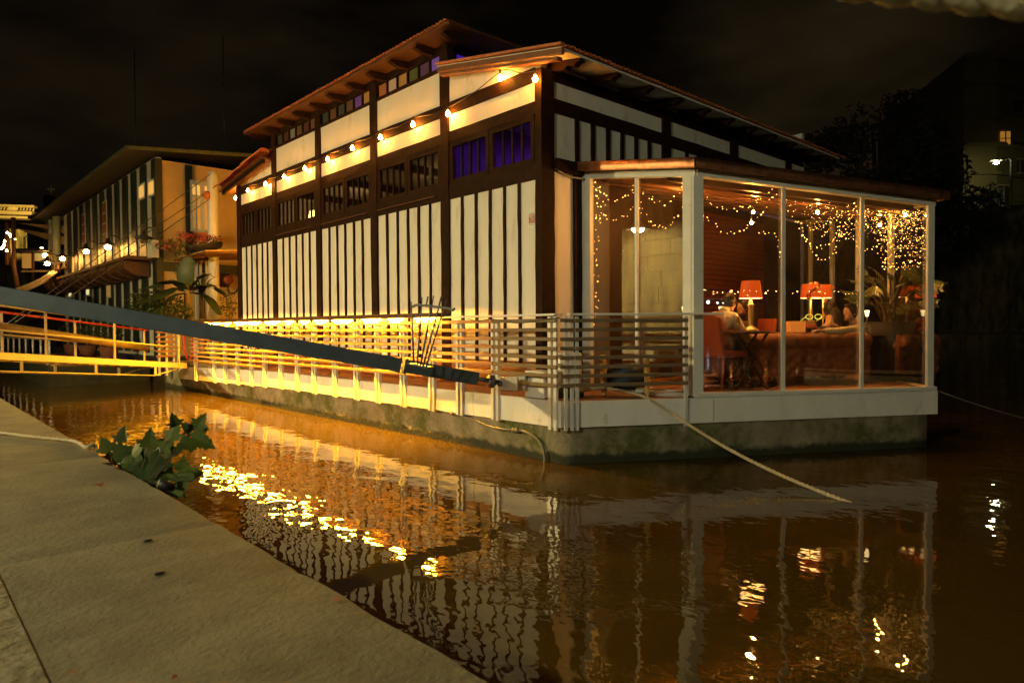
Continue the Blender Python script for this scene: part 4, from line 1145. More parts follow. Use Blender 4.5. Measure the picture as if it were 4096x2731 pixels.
leaves = [(450, 600, 270, 90, 1), (900, 690, 330, 82, 0), (1240, 560, 330, 75, 2), (1345, 330, 230, 100, 1), (1690, 360, 270, 60, 0), (1640, 430, 260, 10, 1), (1590, 530, 420, -25, 0), (1400, 610, 300, -22, 1), (1130, 740, 300, -5, 2),
          (1000, 730, 260, 50, 1), (1120, 740, 270, 48, 0), (620, 830, 350, 55, 2), (330, 800, 350, 10, 1), (230, 760, 280, 115, 2), (640, 930, 420, 10, 3), (900, 960, 400, -5, 1), (1430, 1080, 270, 78, 0), (1360, 1160, 430, 8, 2), (1050, 1230, 450, -10, 0),
          (1190, 1260, 430, -35, 2), (560, 1090, 320, 10, 1), (760, 1230, 300, -30, 3), (900, 1050, 330, -60, 1), (260, 860, 280, -20, 3), (1600, 420, 220, 140, 1), (700, 1000, 380, -35, 3), (1000, 1080, 380, -25, 1), (830, 850, 340, 30, 2), (420, 900, 300, -15, 1), (980, 980, 330, 40, 3)]
_rl = random.Random(21)
for k in range(9):
    u_ = _rl.random()
    leaves.append((int(260 + u_ * 1050 + _rl.uniform(-90, 90)), int(880 + u_ * 380 + _rl.uniform(-110, 90)), _rl.randint(150, 290), _rl.randint(-60, 120), _rl.choice((1, 3, 3, 0))))
sroot = Vector((QX + 0.03, -0.35, QZ - 0.35))
stems = MB()
for (zx, zy, sz, ang, k) in leaves:
    px, py = 380 + zx / 4.127, 1620 + zy / 4.127
    x = QX + random.uniform(0.03, 0.20)
    p = onX(px, py, x)
    depth = (p - CAM).dot(_fw)
    size = sz / 4.127 / F_PX * depth * 0.95
    a = math.radians(ang)
    tip = (RT * math.cos(a) + UP * math.sin(a) - _fw * random.uniform(-0.3, 0.45)).normalized()
    nrm = (-_fw * 1.0 + UP * random.uniform(0.3, 0.9) + RT * random.uniform(-0.5, 0.5))
    nrm = (nrm - tip * nrm.dot(tip)).normalized()
    xa = tip.cross(nrm).normalized()
    mw = Matrix(((xa.x * size, tip.x * size, nrm.x * size, p.x), (xa.y * size, tip.y * size, nrm.y * size, p.y), (xa.z * size, tip.z * size, nrm.z * size, p.z), (0, 0, 0, 1)))
    shared('leaf', LM[k], sap, mw)
    mid = sroot.lerp(p, 0.5) + Vector((0.0, 0, 0.03))
    stems.tube([sroot + Vector((random.uniform(-.02, .02), random.uniform(-.25, .25), random.uniform(0, 0.1))), mid, p], [0.0035, 0.0025, 0.0018], 5)
stems.build('twigs', M['bark'], sap)
def flat_leaf(px, py, sz, ang, lab, tilt=0.15):
    p = onZ(px, py, QZ + 0.012)
    mw = Matrix.Translation(p) @ Matrix.Rotation(ang, 4, 'Z') @ Matrix.Rotation(tilt, 4, 'X') @ Matrix.Scale(sz, 4)
    o = shared('fallen_leaf', LBr, None, mw)
    tag(o, lab, 'leaf', 'dry leaves on the quay')
flat_leaf(440, 1862, 0.075, 2.2, 'curled rusty leaf on the quay edge beside the sapling', 0.5)
flat_leaf(402, 1945, 0.05, 0.6, 'small dry brown leaf on the stone below the sapling', 0.4)
flat_leaf(300, 2690, 0.022, 1.0, 'tiny red leaf scrap at the bottom of the quay, left one')
flat_leaf(714, 2704, 0.022, 2.0, 'tiny red leaf scrap at the bottom of the quay, right one')
flat_leaf(1350, 2405, 0.035, 0.3, 'thin reddish leaf scrap near the quay edge at lower right')
for i, (px, py, lab) in enumerate(((590, 2160, 'dark flat pebble on the quay, higher of two'), (636, 2290, 'dark flat pebble on the quay, lower of two'))):
    p = onZ(px, py, QZ + 0.006)
    tag(MB().ball(p, 0.018, 10, 6, sc=(1.2, 0.8, 0.3)).build('pebble', M['black']), lab, 'pebble')
tag(tube('drain_stub', [onX(634, 1935, QX + .03), onX(634, 1935, QX + .03) + Vector((0.08, 0, -0.03))], 0.028, M['black'], None, 12), 'short black pipe stub at the quay edge under the leaves', 'pipe')
# ------------------------------------------------------------------ veranda furniture
FZ = 0.782
def fl(px, py): return onZ(px, py, FZ)
t = thing('dining_chair', 'red leather dining chair just inside the glass corner', 'chair', FP(2.30, 0.66, FZ))
cdir = (FU * 0.93 + FN * 0.36).normalized(); cw = Vector((-cdir.y, cdir.x, 0)); cc = FP(2.34, 0.62, FZ)
def cpt(a, b, z): return cc + cdir * a + cw * b + Vector((0, 0, z))
for a, b in ((-0.2, -0.2), (-0.2, 0.2), (0.22, -0.2), (0.22, 0.2)):
    MB().tube([cpt(a - (0.04 if a < 0 else 0), b, 0), cpt(a, b, 0.44)], [0.017, 0.024], 6).build('leg', M['dark_wood' if a > 0 else 'red_leather'], t)
MB().bar(cpt(-0.23, 0, 0.45), cpt(0.25, 0, 0.45), 0.46, 0.09).build('seat', M['red_leather'], t, 0.015)
mb = MB(); mb.prism([cpt(-0.19, -0.23, 0.42), cpt(-0.19, 0.23, 0.42), cpt(-0.30, 0.23, 0.93), cpt(-0.31, 0.1, 0.97), cpt(-0.31, -0.1, 0.97), cpt(-0.30, -0.23, 0.93)], cdir * -0.055)
mb.build('backrest', M['red_leather'], t, 0.012)

tc = front(2985, 1325, 0.42)
tz = tc.z
t = thing('side_table', 'round dark tray table on crossed legs inside the front glass', 'table', (tc.x, tc.y, FZ))
MB().lathe((tc.x, tc.y, tz), [(0.295, -0.03), (0.30, 0.0), (0.29, 0.004), (0.285, -0.006)], 28).build('tray', M['dark_wood'], t)
for sgn in (1, -1):
    for o in (-0.12, 0.12):
        q = Vector((tc.x, tc.y, 0)) + FN * o
        bar('leg', q + FU * (-0.22 * sgn) + Vector((0, 0, FZ)), q + FU * (0.22 * sgn) + Vector((0, 0, tz - 0.03)), 0.03, 0.025, M['dark_wood'], t)
lc = front(3003, 1322, 0.45); lc.z = tz + 0.004
t = thing('table_lamp', 'column table lamp with glowing orange shade on the tray table', 'lamp', lc)
MB().lathe(lc, [(0.10, 0), (0.10, 0.015), (0.075, 0.03), (0.06, 0.05), (0.04, 0.06), (0.035, 0.09), (0.033, 0.30), (0.045, 0.33), (0.05, 0.345), (0.025, 0.36), (0.03, 0.38), (0.014, 0.40), (0.014, 0.46)], 18).build('column', M['brass'], t)
def shade(c, r0, r1, h, mat, name='shade', n=24, parent=None):
    vs, fs = [], []
    for r, z in ((r0, 0), (r1, h)):
        for k in range(n):
            a = 2 * PI * k / n
            vs.append(c + Vector((math.cos(a) * r, math.sin(a) * r, z)))
    for k in range(n):
        fs.append((k, (k + 1) % n, n + (k + 1) % n, n + k))
    o = MB().add(vs, fs, 0, True).build(name, mat, parent)
    vs2 = [c + (v - c) * 1.0 - Vector(((v - c).x, (v - c).y, 0)) * 0.03 for v in vs]
    MB().add(vs2, fs, 0, True).build('shade_lining', M['shade_inner'] if mat is M['shade_orange'] else M['shade_red'], parent)
    return o
shade(lc + Vector((0, 0, 0.425)), 0.148, 0.115, 0.225, M['shade_orange'], parent=t)
MB().ball(lc + Vector((0, 0, 0.50)), 0.03, 10, 6).build('bulb', M['bulb'], t)
def garland(pts, parent, rad=0.02, n=26, seed=1):
    r = random.Random(seed); mb = MB()
    for i in range(n):
        tt = r.random() * (len(pts) - 1); k = int(tt); p = Vector(pts[k]).lerp(Vector(pts[min(k + 1, len(pts) - 1)]), tt - k)
        mb.ball(p + Vector((r.uniform(-.02, .02), r.uniform(-.02, .02), r.uniform(-.02, .02))), rad * r.uniform(.6, 1.2), 6, 4, m=i % 3)
    return tag(mb.build('flower_garland', [M['red'], glow('glowing_yellow_petal', (1, .5, .1), 0.15, (0.7, 0.35, 0.05)), M['leaf_brown']], parent), kind='stuff')  # the yellow petals glow by themselves, lamplight put into their material
for (px, py, off, r0, lab) in ((3243, 1192, 1.9, 0.155, 'floor lamp with flower garland round its orange shade, nearer of the pair'), (3292, 1192, 2.2, 0.135, 'floor lamp with plain orange shade behind the garlanded one')):
    c = front(px, py, off)
    t = thing('floor_lamp', lab, 'lamp', (c.x, c.y, FZ), 'shaded floor lamps in the veranda')
    tube('pole', [(c.x, c.y, FZ), (c.x, c.y, c.z + 0.12)], 0.014, M['brass'], t)
    MB().lathe((c.x, c.y, FZ), [(0.13, 0), (0.13, 0.02), (0.02, 0.035)], 18).build('foot', M['brass'], t)
    shade(c, r0, r0 * 0.84, 0.215, M['shade_orange'], parent=t)
    MB().ball(c + Vector((0, 0, 0.08)), 0.025, 10, 6).build('bulb', M['bulb'], t)
    if off < 2:
        ring = [c + Vector((-FN.x * 0.15, -FN.y * 0.15, 0)) + FU * a + Vector((0, 0, z)) for a, z in ((-0.15, -0.03), (-0.14, 0.06), (-0.08, 0.12), (0.0, 0.14), (0.06, 0.20))]
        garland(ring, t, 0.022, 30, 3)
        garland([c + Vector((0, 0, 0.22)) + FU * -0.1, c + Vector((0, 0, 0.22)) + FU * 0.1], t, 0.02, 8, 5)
    else:
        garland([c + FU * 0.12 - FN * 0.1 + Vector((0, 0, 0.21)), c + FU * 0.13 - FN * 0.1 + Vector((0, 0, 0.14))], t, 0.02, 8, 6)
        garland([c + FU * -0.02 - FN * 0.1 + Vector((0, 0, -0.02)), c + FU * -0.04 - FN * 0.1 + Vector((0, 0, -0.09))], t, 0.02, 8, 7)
c = front(3702, 1190, 1.5)
t = thing('floor_lamp', 'red shaded lamp at the right end behind the big plant', 'lamp', (c.x, c.y, FZ), 'shaded floor lamps in the veranda')
tube('pole', [(c.x, c.y, FZ), (c.x, c.y, c.z + 0.1)], 0.014, M['brass'], t)
shade(c, 0.15, 0.12, 0.20, M['shade_red'], parent=t)
for px, py, fn_, off, lab in ((2736, 1250, None, 0, 'small cordless lamp with a white glowing cup behind the left glass'), (2884, 1250, 1, 1.3, 'small cordless lamp with a white glowing cup left of the orange table lamp'), (3468, 1265, 1, 1.1, 'small cordless lamp with a white glowing cup right of the seated man')):
    c = onX(px, py, VX + 1.5) if fn_ is None else front(px, py, off)
    t = thing('cordless_lamp', lab, 'lamp', (c.x, c.y, c.z - 0.25), 'small cordless lamps')
    tube('stem', [c - Vector((0, 0, 0.26)), c], 0.008, M['brass'], t, 6)
    MB().lathe(c, [(0.018, 0), (0.034, 0.085), (0.030, 0.086)], 12).build('cup', glow('lamp_cup', (1, 0.72, 0.30), 5), t)
    MB().lathe(c - Vector((0, 0, 0.27)), [(0.05, 0), (0.05, 0.012)], 12).build('foot', M['brass'], t)
    MB().lathe((c.x, c.y, FZ), [(0.18, 0), (0.04, 0.03), (0.03, c.z - 0.30 - FZ), (0.22, c.z - 0.29 - FZ), (0.22, c.z - 0.272 - FZ)], 18).build('stand', M['dark_wood'], t)
# champagne flute
c = front(2952, 1322, 0.34); c.z = tz + 0.004
t = tag(MB().lathe(c, [(0.03, 0), (0.028, 0.004), (0.004, 0.008), (0.004, 0.07), (0.012, 0.085), (0.024, 0.12), (0.026, 0.19), (0.024, 0.19), (0.02, 0.12), (0.006, 0.09)], 16).build('champagne_flute', glass_mat('flute_glass', (0.9, 0.8, 0.6), 0.12)), 'champagne flute on the tray table', 'glass')

def sofa(px0, px1, top_py, off, lab, cat='sofa'):
    a, b = front(px0, top_py, off), front(px1, top_py, off)
    a.z = b.z = (a.z + b.z) / 2
    L = (b - a).length; d = (b - a).normalized()
    t = thing('chesterfield_sofa', lab, cat, ((a.x + b.x) / 2, (a.y + b.y) / 2, FZ), 'tufted leather sofas')
    n = int(L / 0.03)
    rad = [0.095 + 0.014 * abs(math.sin(PI * k * 0.03 / 0.17)) for k in range(n + 1)]
    rad[0] *= 0.6; rad[-1] *= 0.6; rad[1] *= 0.85; rad[-2] *= 0.85
    MB().tube([a.lerp(b, k / n) - Vector((0, 0, 0.10)) for k in range(n + 1)], rad, 16).build('back_roll', M['sofa'], t)
    nu = max(3, int(L / 0.17)); 
    vs, fs = [], []
    nx, nz = nu * 6, 18
    for k in range(nz + 1):
        for i in range(nx + 1):
            u, v = i / 6.0, k / 6.0
            bul = 0.035 * abs(math.sin(PI * (u + v) / 1.0) * math.sin(PI * (u - v) / 1.0)) ** 0.5
            p = a.lerp(b, i / nx) - FN * (bul - 0.01); vs.append((p.x, p.y, FZ + 0.12 + (a.z - 0.12 - FZ - 0.12) * k / nz))
    fs = [(k * (nx + 1) + i, k * (nx + 1) + i + 1, (k + 1) * (nx + 1) + i + 1, (k + 1) * (nx + 1) + i) for k in range(nz) for i in range(nx)]
    MB().add(vs, fs, 0, True).build('tufted_back', M['sofa'], t)
    MB().bar(a + FN * 0.14 - Vector((0, 0, a.z - FZ - 0.40)), b + FN * 0.14 - Vector((0, 0, b.z - FZ - 0.40)), 0.2, 0.55).build('back_frame', M['sofa'], t)
    MB().bar(a + FN * 0.5 - Vector((0, 0, a.z - FZ - 0.30)), b + FN * 0.5 - Vector((0, 0, b.z - FZ - 0.30)), 0.6, 0.28).build('seat', M['sofa'], t, 0.03)
    for q in (a + d * 0.06, b - d * 0.06):
        MB().tube([Vector((q.x, q.y, FZ + 0.12)), Vector((q.x, q.y, FZ))], [0.03, 0.02], 8).build('leg', M['dark_wood'], t)
        MB().tube([q + FN * 0.1 - Vector((0, 0, 0.16)), q + FN * 0.75 - Vector((0, 0, 0.22))], 0.09, 14).build('arm', M['sofa'], t)
    return t
sofa(2905, 3478, 1332, 0.72, 'long tufted tan leather sofa with its back to the front glass')
sofa(3606, 3752, 1338, 0.75, 'shorter tufted sofa at the right end below the big plant')

# ------------------------------------------------------------------ people
def skin_mesh(J, E_, sub=1):
    """J: name -> (Vector, radius); E_: pairs. One continuous skinned surface."""
    names = list(J)
    me = bpy.data.meshes.new('tmp')
    me.from_pydata([tuple(J[n][0]) for n in names], [(names.index(a), names.index(b)) for a, b in E_], [])
    o = bpy.data.objects.new('tmp', me); COL.objects.link(o)
    sk = o.modifiers.new('s', 'SKIN'); sk.use_smooth_shade = True
    if not me.skin_vertices:
        bm = bmesh.new(); bm.from_mesh(me); bm.verts.layers.skin.verify(); bm.to_mesh(me); bm.free()
    for i, n in enumerate(names):
        v = me.skin_vertices[0].data[i]
        r = J[n][1]; v.radius = (r, r) if not isinstance(r, tuple) else r
        v.use_root = (i == 0)
    ss_ = o.modifiers.new('u', 'SUBSURF'); ss_.levels = sub; ss_.render_levels = sub
    dg = bpy.context.evaluated_depsgraph_get()
    m2 = bpy.data.meshes.new_from_object(o.evaluated_get(dg))
    bpy.data.objects.remove(o); bpy.data.meshes.remove(me)
    return m2
def add_mesh(mb, me):
    mb.add([v.co.copy() for v in me.vertices], [tuple(p.vertices) for p in me.polygons], 0, True)
    bpy.data.meshes.remove(me)
def head_into(mb, c, face, up=Vector((0, 0, 1)), sz=1.0):
    f = Vector(face).normalized(); s = f.cross(up).normalized(); u = s.cross(f).normalized()
    r = 0.115 * sz
    mb.ball(c, r, 18, 12, sc=(0.84, 0.68, 1.0), axes=(f, s, u))
    mb.ball(c + f * 0.030 * sz - u * 0.060 * sz, r * 0.62, 12, 8, sc=(0.95, 0.78, 0.85), axes=(f, s, u))       # jaw
    mb.lathe(c + f * 0.085 * sz + u * 0.012 * sz, [(0.006 * sz, 0.0), (0.011 * sz, -0.02 * sz), (0.017 * sz, -0.045 * sz), (0.004 * sz, -0.05 * sz)], 8, axis=u + f * -0.28)
    for k in (1, -1):
        mb.ball(c + s * 0.078 * sz * k - f * 0.008 * sz - u * 0.01 * sz, 0.03 * sz, 8, 6, sc=(0.6, 0.3, 1.0), axes=(f, s, u))
    mb.ball(c + f * 0.095 * sz - u * 0.055 * sz, 0.016 * sz, 8, 5, sc=(0.5, 1.3, 0.45), axes=(f, s, u))      # mouth
    mb.ball(c + f * 0.080 * sz - u * 0.094 * sz, 0.025 * sz, 8, 5, axes=(f, s, u))                          # chin
    return f, s, u, r
def hair_cap(name, c, f, s, u, r, parent, long=0.0):
    mb = MB()
    mb.ball(c - f * 0.018 + u * 0.022, r * 1.07, 16, 10, sc=(0.84, 0.76, 0.98), axes=(f, s, u))
    if long:
        pts = [c - f * 0.05 + u * 0.03, c - f * 0.085 - u * 0.06, c - f * 0.10 - u * 0.16, c - f * 0.09 - u * long]
        mb.tube(pts, [0.07, 0.095, 0.10, 0.055], 14)
    else:
        for i in range(12):
            a = i * 0.52
            mb.ball(c + f * (0.05 * math.cos(a)) + s * (0.05 * math.sin(a)) + u * 0.10, 0.032, 7, 5)
    return mb.build(name, M['hair'], parent)
def hand_into(mb, w, d, palm_n, sz=1.0):
    """palm and five fingers from wrist w along d, palm facing palm_n"""
    d = Vector(d).normalized(); n = Vector(palm_n); n = (n - d * n.dot(d)).normalized(); s = d.cross(n)
    mb.ball(w + d * 0.045 * sz, 0.05 * sz, 10, 7, sc=(1.0, 0.8, 0.36), axes=(d, s, n))
    for i, (o, L) in enumerate(((-0.028, 0.060), (-0.010, 0.072), (0.009, 0.068), (0.027, 0.054))):
        b = w + d * 0.085 * sz + s * o * sz
        mb.tube([b - d * 0.03 * sz, b, b + d * L * .5 * sz + n * 0.008 * sz, b + d * L * .85 * sz + n * 0.035 * sz], [0.010 * sz, 0.0095 * sz, 0.009 * sz, 0.007 * sz], 7)
    b = w + d * 0.025 * sz - s * 0.035 * sz
    mb.tube([b, b + d * 0.03 * sz - s * 0.022 * sz + n * 0.01 * sz, b + d * 0.06 * sz - s * 0.026 * sz + n * 0.02 * sz], [0.012 * sz, 0.010 * sz, 0.008 * sz], 7)
def person(label, hipc, chest, neck, head, face, shl, shr, el, er, hl, hr, kl, kr, fl_, fr, shirt=True, long=0.0, top=None, hand_n=(0, 0, -1)):
    t = thing('person', label, 'person', (hipc.x, hipc.y, FZ))
    J = {'hip': (hipc, (0.14, 0.11)), 'belly': (hipc.lerp(chest, .5), (0.135, 0.105)), 'chest': (chest, (0.15, 0.11)), 'neck0': (neck, 0.06), 'neck1': (neck.lerp(head, .6), 0.052)}
    E_ = [('hip', 'belly'), ('belly', 'chest'), ('chest', 'neck0'), ('neck0', 'neck1')]
    for k, sh, e, h, kn, fo in (('l', shl, el, hl, kl, fl_), ('r', shr, er, hr, kr, fr)):
        J['sh' + k] = (sh, 0.062); J['el' + k] = (e, 0.045); J['wr' + k] = (h, 0.030)
        E_ += [('chest', 'sh' + k), ('sh' + k, 'el' + k), ('el' + k, 'wr' + k)]
        J['th' + k] = (hipc.lerp(kn, .2) + (kn - hipc).normalized() * .02 + (sh - chest) * 0.35, 0.085)
        J['kn' + k] = (kn, 0.06); J['an' + k] = (fo + Vector((0, 0, 0.07)), 0.04)
        J['to' + k] = (fo + (kn - hipc).normalized() * 0.14 + Vector((0, 0, 0.035)), 0.03)
        E_ += [('hip', 'th' + k), ('th' + k, 'kn' + k), ('kn' + k, 'an' + k), ('an' + k, 'to' + k)]
    mb = MB()
    add_mesh(mb, skin_mesh(J, E_, 1))
    f, s, u, r = head_into(mb, head, face)
    for e, h in ((el, hl), (er, hr)):
        hand_into(mb, h, h - e, hand_n)
    mb.build('body', M['skin'], t)
    # clothes: slightly fuller skins over the same skeleton
    JS = {k: (v[0], tuple(x * 1.13 for x in v[1]) if isinstance(v[1], tuple) else v[1] * 1.22) for k, v in J.items()}
    ks = ['hip', 'belly', 'chest', 'neck0'] + [a + b for b in 'lr' for a in ('sh', 'el', 'wr')]
    JT = {k: JS[k] for k in ks}
    JT['neck0'] = (J['neck0'][0] - Vector((0, 0, .03)), 0.075)
    for k, e, h in (('l', el, hl), ('r', er, hr)):
        JT['wr' + k] = (e.lerp(h, .93), 0.040)
    mb = MB(); add_mesh(mb, skin_mesh(JT, [q for q in E_ if q[0] in JT and q[1] in JT], 1))
    mb.build('shirt', top or (M['shirt'] if shirt else M['dark_cloth']), t)
    if shirt:
        MB().lathe(neck - (head - neck).normalized() * 0.02, [(0.072, -0.01), (0.066, 0.03), (0.058, 0.03), (0.06, 0)], 14, axis=head - neck).build('collar', M['shirt'], t)
    kt = ['hip'] + [a + b for b in 'lr' for a in ('th', 'kn', 'an')]
    JP = {k: JS[k] for k in kt}
    mb = MB(); add_mesh(mb, skin_mesh(JP, [q for q in E_ if q[0] in JP and q[1] in JP], 1))
    mb.build('trousers', M['dark_cloth'], t)
    for fo, kn in ((fl_, kl), (fr, kr)):
        dd = (kn - hipc); dd.z = 0; dd.normalize()
        MB().ball(fo + dd * 0.07 + Vector((0, 0, 0.045)), 0.13, 12, 7, sc=(1.0, 0.40, 0.36), axes=(dd, Vector((-dd.y, dd.x, 0)), Vector((0, 0, 1)))).build('shoe', M['dark_wood'], t)
    hair_cap('hair', head, f, s, u, r, t, long)
    return t
V3 = lambda z: Vector((0, 0, z))
# man on the red chair, leaning forward over his knees
h0 = cpt(-0.02, 0, 0.55)
person('person in a cream shirt leaning forward on the red chair', h0, cpt(0.0, 0, 0.86), cpt(0.06, 0, 1.02), cpt(0.15, 0, 1.12), cdir + V3(-0.5),
       cpt(0.01, 0.19, 0.93), cpt(0.01, -0.19, 0.93), cpt(0.16, 0.24, 0.68), cpt(0.16, -0.24, 0.68), cpt(0.38, 0.10, 0.60), cpt(0.38, -0.12, 0.60),
       cpt(0.42, 0.12, 0.50), cpt(0.42, -0.12, 0.50), cpt(0.40, 0.13, 0.0), cpt(0.36, -0.13, 0.0))
# man on the sofa, arm laid along its back
def sp(px, py, off): return front(px, py, off)
hd = sp(3400, 1250, 1.05)
hp_ = sp(3440, 1425, 1.12)
person('person in a cream shirt with dark hair, arm laid along the sofa back', hp_, sp(3432, 1345, 1.08), sp(3415, 1298, 1.06), hd, FU * -1 - FN * 0.12,
       sp(3432, 1318, 0.86), sp(3442, 1322, 1.26), sp(3350, 1324, 0.70), sp(3400, 1380, 1.4), sp(3288, 1322, 0.70), sp(3340, 1380, 1.5),
       hp_ + FN * 0.42 + FU * -0.12, hp_ + FN * 0.42 + FU * 0.10, Vector((hp_.x, hp_.y, FZ)) + FN * 0.5 + FU * -0.12, Vector((hp_.x, hp_.y, FZ)) + FN * 0.5 + FU * 0.1)
hd = sp(3318, 1243, 1.2); hp_ = sp(3318, 1425, 1.22)
person('person with long dark hair seen from behind on the sofa', hp_, sp(3318, 1345, 0.95), sp(3318, 1295, 0.95), hd, FN - FU * 0.25,
       sp(3290, 1318, 0.95), sp(3350, 1318, 0.98), sp(3275, 1380, 1.05), sp(3362, 1385, 1.1), sp(3262, 1375, 1.3), sp(3350, 1390, 1.35),
       hp_ + FN * 0.42 + FU * -0.1, hp_ + FN * 0.42 + FU * 0.1, Vector((hp_.x, hp_.y, FZ)) + FN * 0.5 + FU * -0.1, Vector((hp_.x, hp_.y, FZ)) + FN * 0.5 + FU * 0.1, shirt=False, long=0.30)
hd = sp(2972, 1230, 1.75); hp_ = sp(2992, 1400, 1.8)
person('person with long hair and red-lit face in profile behind the table lamp', hp_, sp(2992, 1320, 1.78), sp(2985, 1270, 1.76), hd, FU * -1 - FN * 0.1,
       sp(2990, 1300, 1.6), sp(2992, 1300, 1.95), sp(2965, 1350, 1.55), sp(2965, 1350, 2.0), sp(2930, 1345, 1.55), sp(2930, 1345, 2.0),
       hp_ + FU * -0.42 + FN * 0.1, hp_ + FU * -0.42 - FN * 0.1, Vector((hp_.x, hp_.y, FZ)) + FU * -0.45 + FN * 0.1, Vector((hp_.x, hp_.y, FZ)) + FU * -0.45 - FN * 0.1, shirt=False, long=0.34)
bq = sp(2994, 1460, 1.8)
MB().bar(Vector((bq.x, bq.y, FZ)) - FU * 0.2 + V3(0.42), Vector((bq.x, bq.y, FZ)) + FU * 0.25 + V3(0.42), 0.5, 0.08).build('seat', M['red_leather'], tbench := thing('bench_chair', 'red chair under the person behind the table lamp', 'chair', (bq.x, bq.y, FZ)), 0.01)
for a in (-0.18, 0.22):
    for b in (-0.2, 0.2):
        q = Vector((bq.x, bq.y, FZ)) + FU * a + FN * b
        tube('leg', [q, q + V3(0.39)], 0.02, M['red_leather'], tbench, 6)
MB().bar(Vector((bq.x, bq.y, FZ)) + FU * 0.25 + V3(0.4), Vector((bq.x, bq.y, FZ)) + FU * 0.32 + V3(0.92), 0.46, 0.05, FU).build('backrest', M['red_leather'], tbench, 0.01)

# things on the low table between the sofas
c = front(3180, 1380, 1.55)
t = thing('low_table', 'dark low table behind the long sofa', 'table', (c.x, c.y, FZ))
topz = front(3180, 1332, 1.5).z
MB().bar(Vector((c.x, c.y, topz)) - FU * 0.55, Vector((c.x, c.y, topz)) + FU * 0.55, 0.6, 0.03).build('top', M['dark_wood'], t)
for a in (-0.5, 0.5):
    for b in (-0.25, 0.25):
        q = Vector((c.x, c.y, FZ)) + FU * a + FN * b
        tube('leg', [q, q + V3(topz - FZ - 0.015)], 0.02, M['dark_wood'], t, 6)
c = front(3183, 1312, 1.35); c.z = topz + 0.016
MB().bar(c - FU * 0.12 + V3(0.08), c + FU * 0.12 + V3(0.08), 0.12, 0.16).build('paper_lantern', glow('paper_lantern', (1, 0.30, 0.04), 0.45, (0.6, 0.3, 0.1)))
tag(bpy.data.objects['paper_lantern'], 'square orange paper lantern glowing on the low table', 'lantern')
c = front(3238, 1318, 1.45); c.z = topz + 0.016
t = thing('brimmed_hat', 'orange brimmed hat on a stand on the low table', 'hat', c)
MB().lathe(c, [(0.05, 0), (0.03, 0.01), (0.03, 0.05), (0.17, 0.055), (0.17, 0.065), (0.10, 0.075), (0.09, 0.16), (0.07, 0.17)], 22).build('crown_and_brim', M['sofa'], t)
MB().lathe(c + V3(0.078), [(0.101, 0), (0.099, 0.022)], 22).build('band', M['red'], t)
t = thing('party_glasses', 'glowing yellow-green novelty glasses above the orange hat', 'glasses', c + V3(0.2))
gm = glow('neon_tube', (0.75, 0.9, 0.08), 1.0)
for k in (-1, 1):
    o = c + FU * 0.075 * k + V3(0.225) - FN * 0.1
    tube('lens_ring', [o + FU * 0.058 * math.cos(a * PI / 8) + V3(0.036 * math.sin(a * PI / 8)) for a in range(17)], 0.006, gm, t, 6)
    tube('temple', [o + FU * 0.058 * k, o + FU * 0.06 * k + FN * 0.12 - V3(0.06)], 0.005, gm, t, 6)
# red costumed doll at the right end
c = front(3692, 1330, 1.0)
t = thing('red_doll', 'small red-clothed doll figure at the right end beside the plant', 'doll', c)
MB().lathe(c, [(0.13, 0), (0.14, 0.05), (0.11, 0.10), (0.13, 0.13), (0.10, 0.19), (0.05, 0.23)], 16).build('gown', M['red'], t)
MB().ball(c + V3(0.26), 0.05, 10, 8).build('head', M['skin'], t)
MB().tube([c + V3(0.29), c + V3(0.33) + FU * -0.03, c + V3(0.33) + FU * -0.12], [0.055, 0.035, 0.012], 10).build('cap', M['red'], t)
for k in (-1, 1):
    MB().tube([c + V3(0.2) + FU * 0.06 * k, c + V3(0.13) + FU * 0.14 * k], [0.04, 0.03], 8).build('sleeve', M['cream'], t)
MB().lathe((c.x, c.y, FZ), [(0.14, 0), (0.16, c.z - FZ - 0.002)], 16).build('plinth', M['dark_wood'], t)

# ------------------------------------------------------------------ big potted monstera
def split_leaf(name, mat, seed):
    r = random.Random(seed)
    vs, fs = [], []
    N_ = 7
    for sgn in (1, -1):
        b0 = len(vs)
        for i in range(N_):
            y = -0.12 + 1.12 * i / (N_ - 1)
            vs.append((0, y, 0.05 * math.sin(y * 2)))
        for i in range(N_ - 1):
            y0 = -0.12 + 1.12 * i / (N_ - 1); y1 = -0.12 + 1.12 * (i + 0.62) / (N_ - 1)
            w0 = 0.52 * math.sin(PI * min(1, (i + 0.9) / N_)) ** 0.7 * r.uniform(.85, 1.1)
            b = len(vs)
            vs += [(sgn * w0, y0 + 0.16, -0.12 * w0 + r.uniform(-.03, .03)), (sgn * w0 * 0.95, y1 + 0.20, -0.14 * w0), (sgn * w0 * .55, y0 + .05, 0.03), (sgn * w0 * .5, y1 + .06, 0.03)]
            f1 = (b0 + i, b + 2, b + 3, b0 + i + 1); f2 = (b + 2, b, b + 1, b + 3)
            fs += [f1, f2] if sgn > 0 else [tuple(reversed(f1)), tuple(reversed(f2))]
    me = bpy.data.meshes.new(name); me.from_pydata(vs, [], fs); me.materials.append(mat); me.update()
    me.polygons.foreach_set('use_smooth', [True] * len(me.polygons))
    return me
SM = [split_leaf('leaf', M['monstera'], s) for s in (1, 2, 3)]
pc = front(3560, 1330, 1.15)
t = thing('potted_monstera', 'large potted monstera with split leaves inside the right glass', 'plant', (pc.x, pc.y, FZ))
MB().lathe((pc.x, pc.y, FZ), [(0.30, 0), (0.33, 0.55), (0.36, 0.86), (0.33, 0.86), (0.30, 0.80)], 22).build('planter', M['black'], t)
root = Vector((pc.x, pc.y, FZ + 0.8))
rm = random.Random(11)
stm = MB()
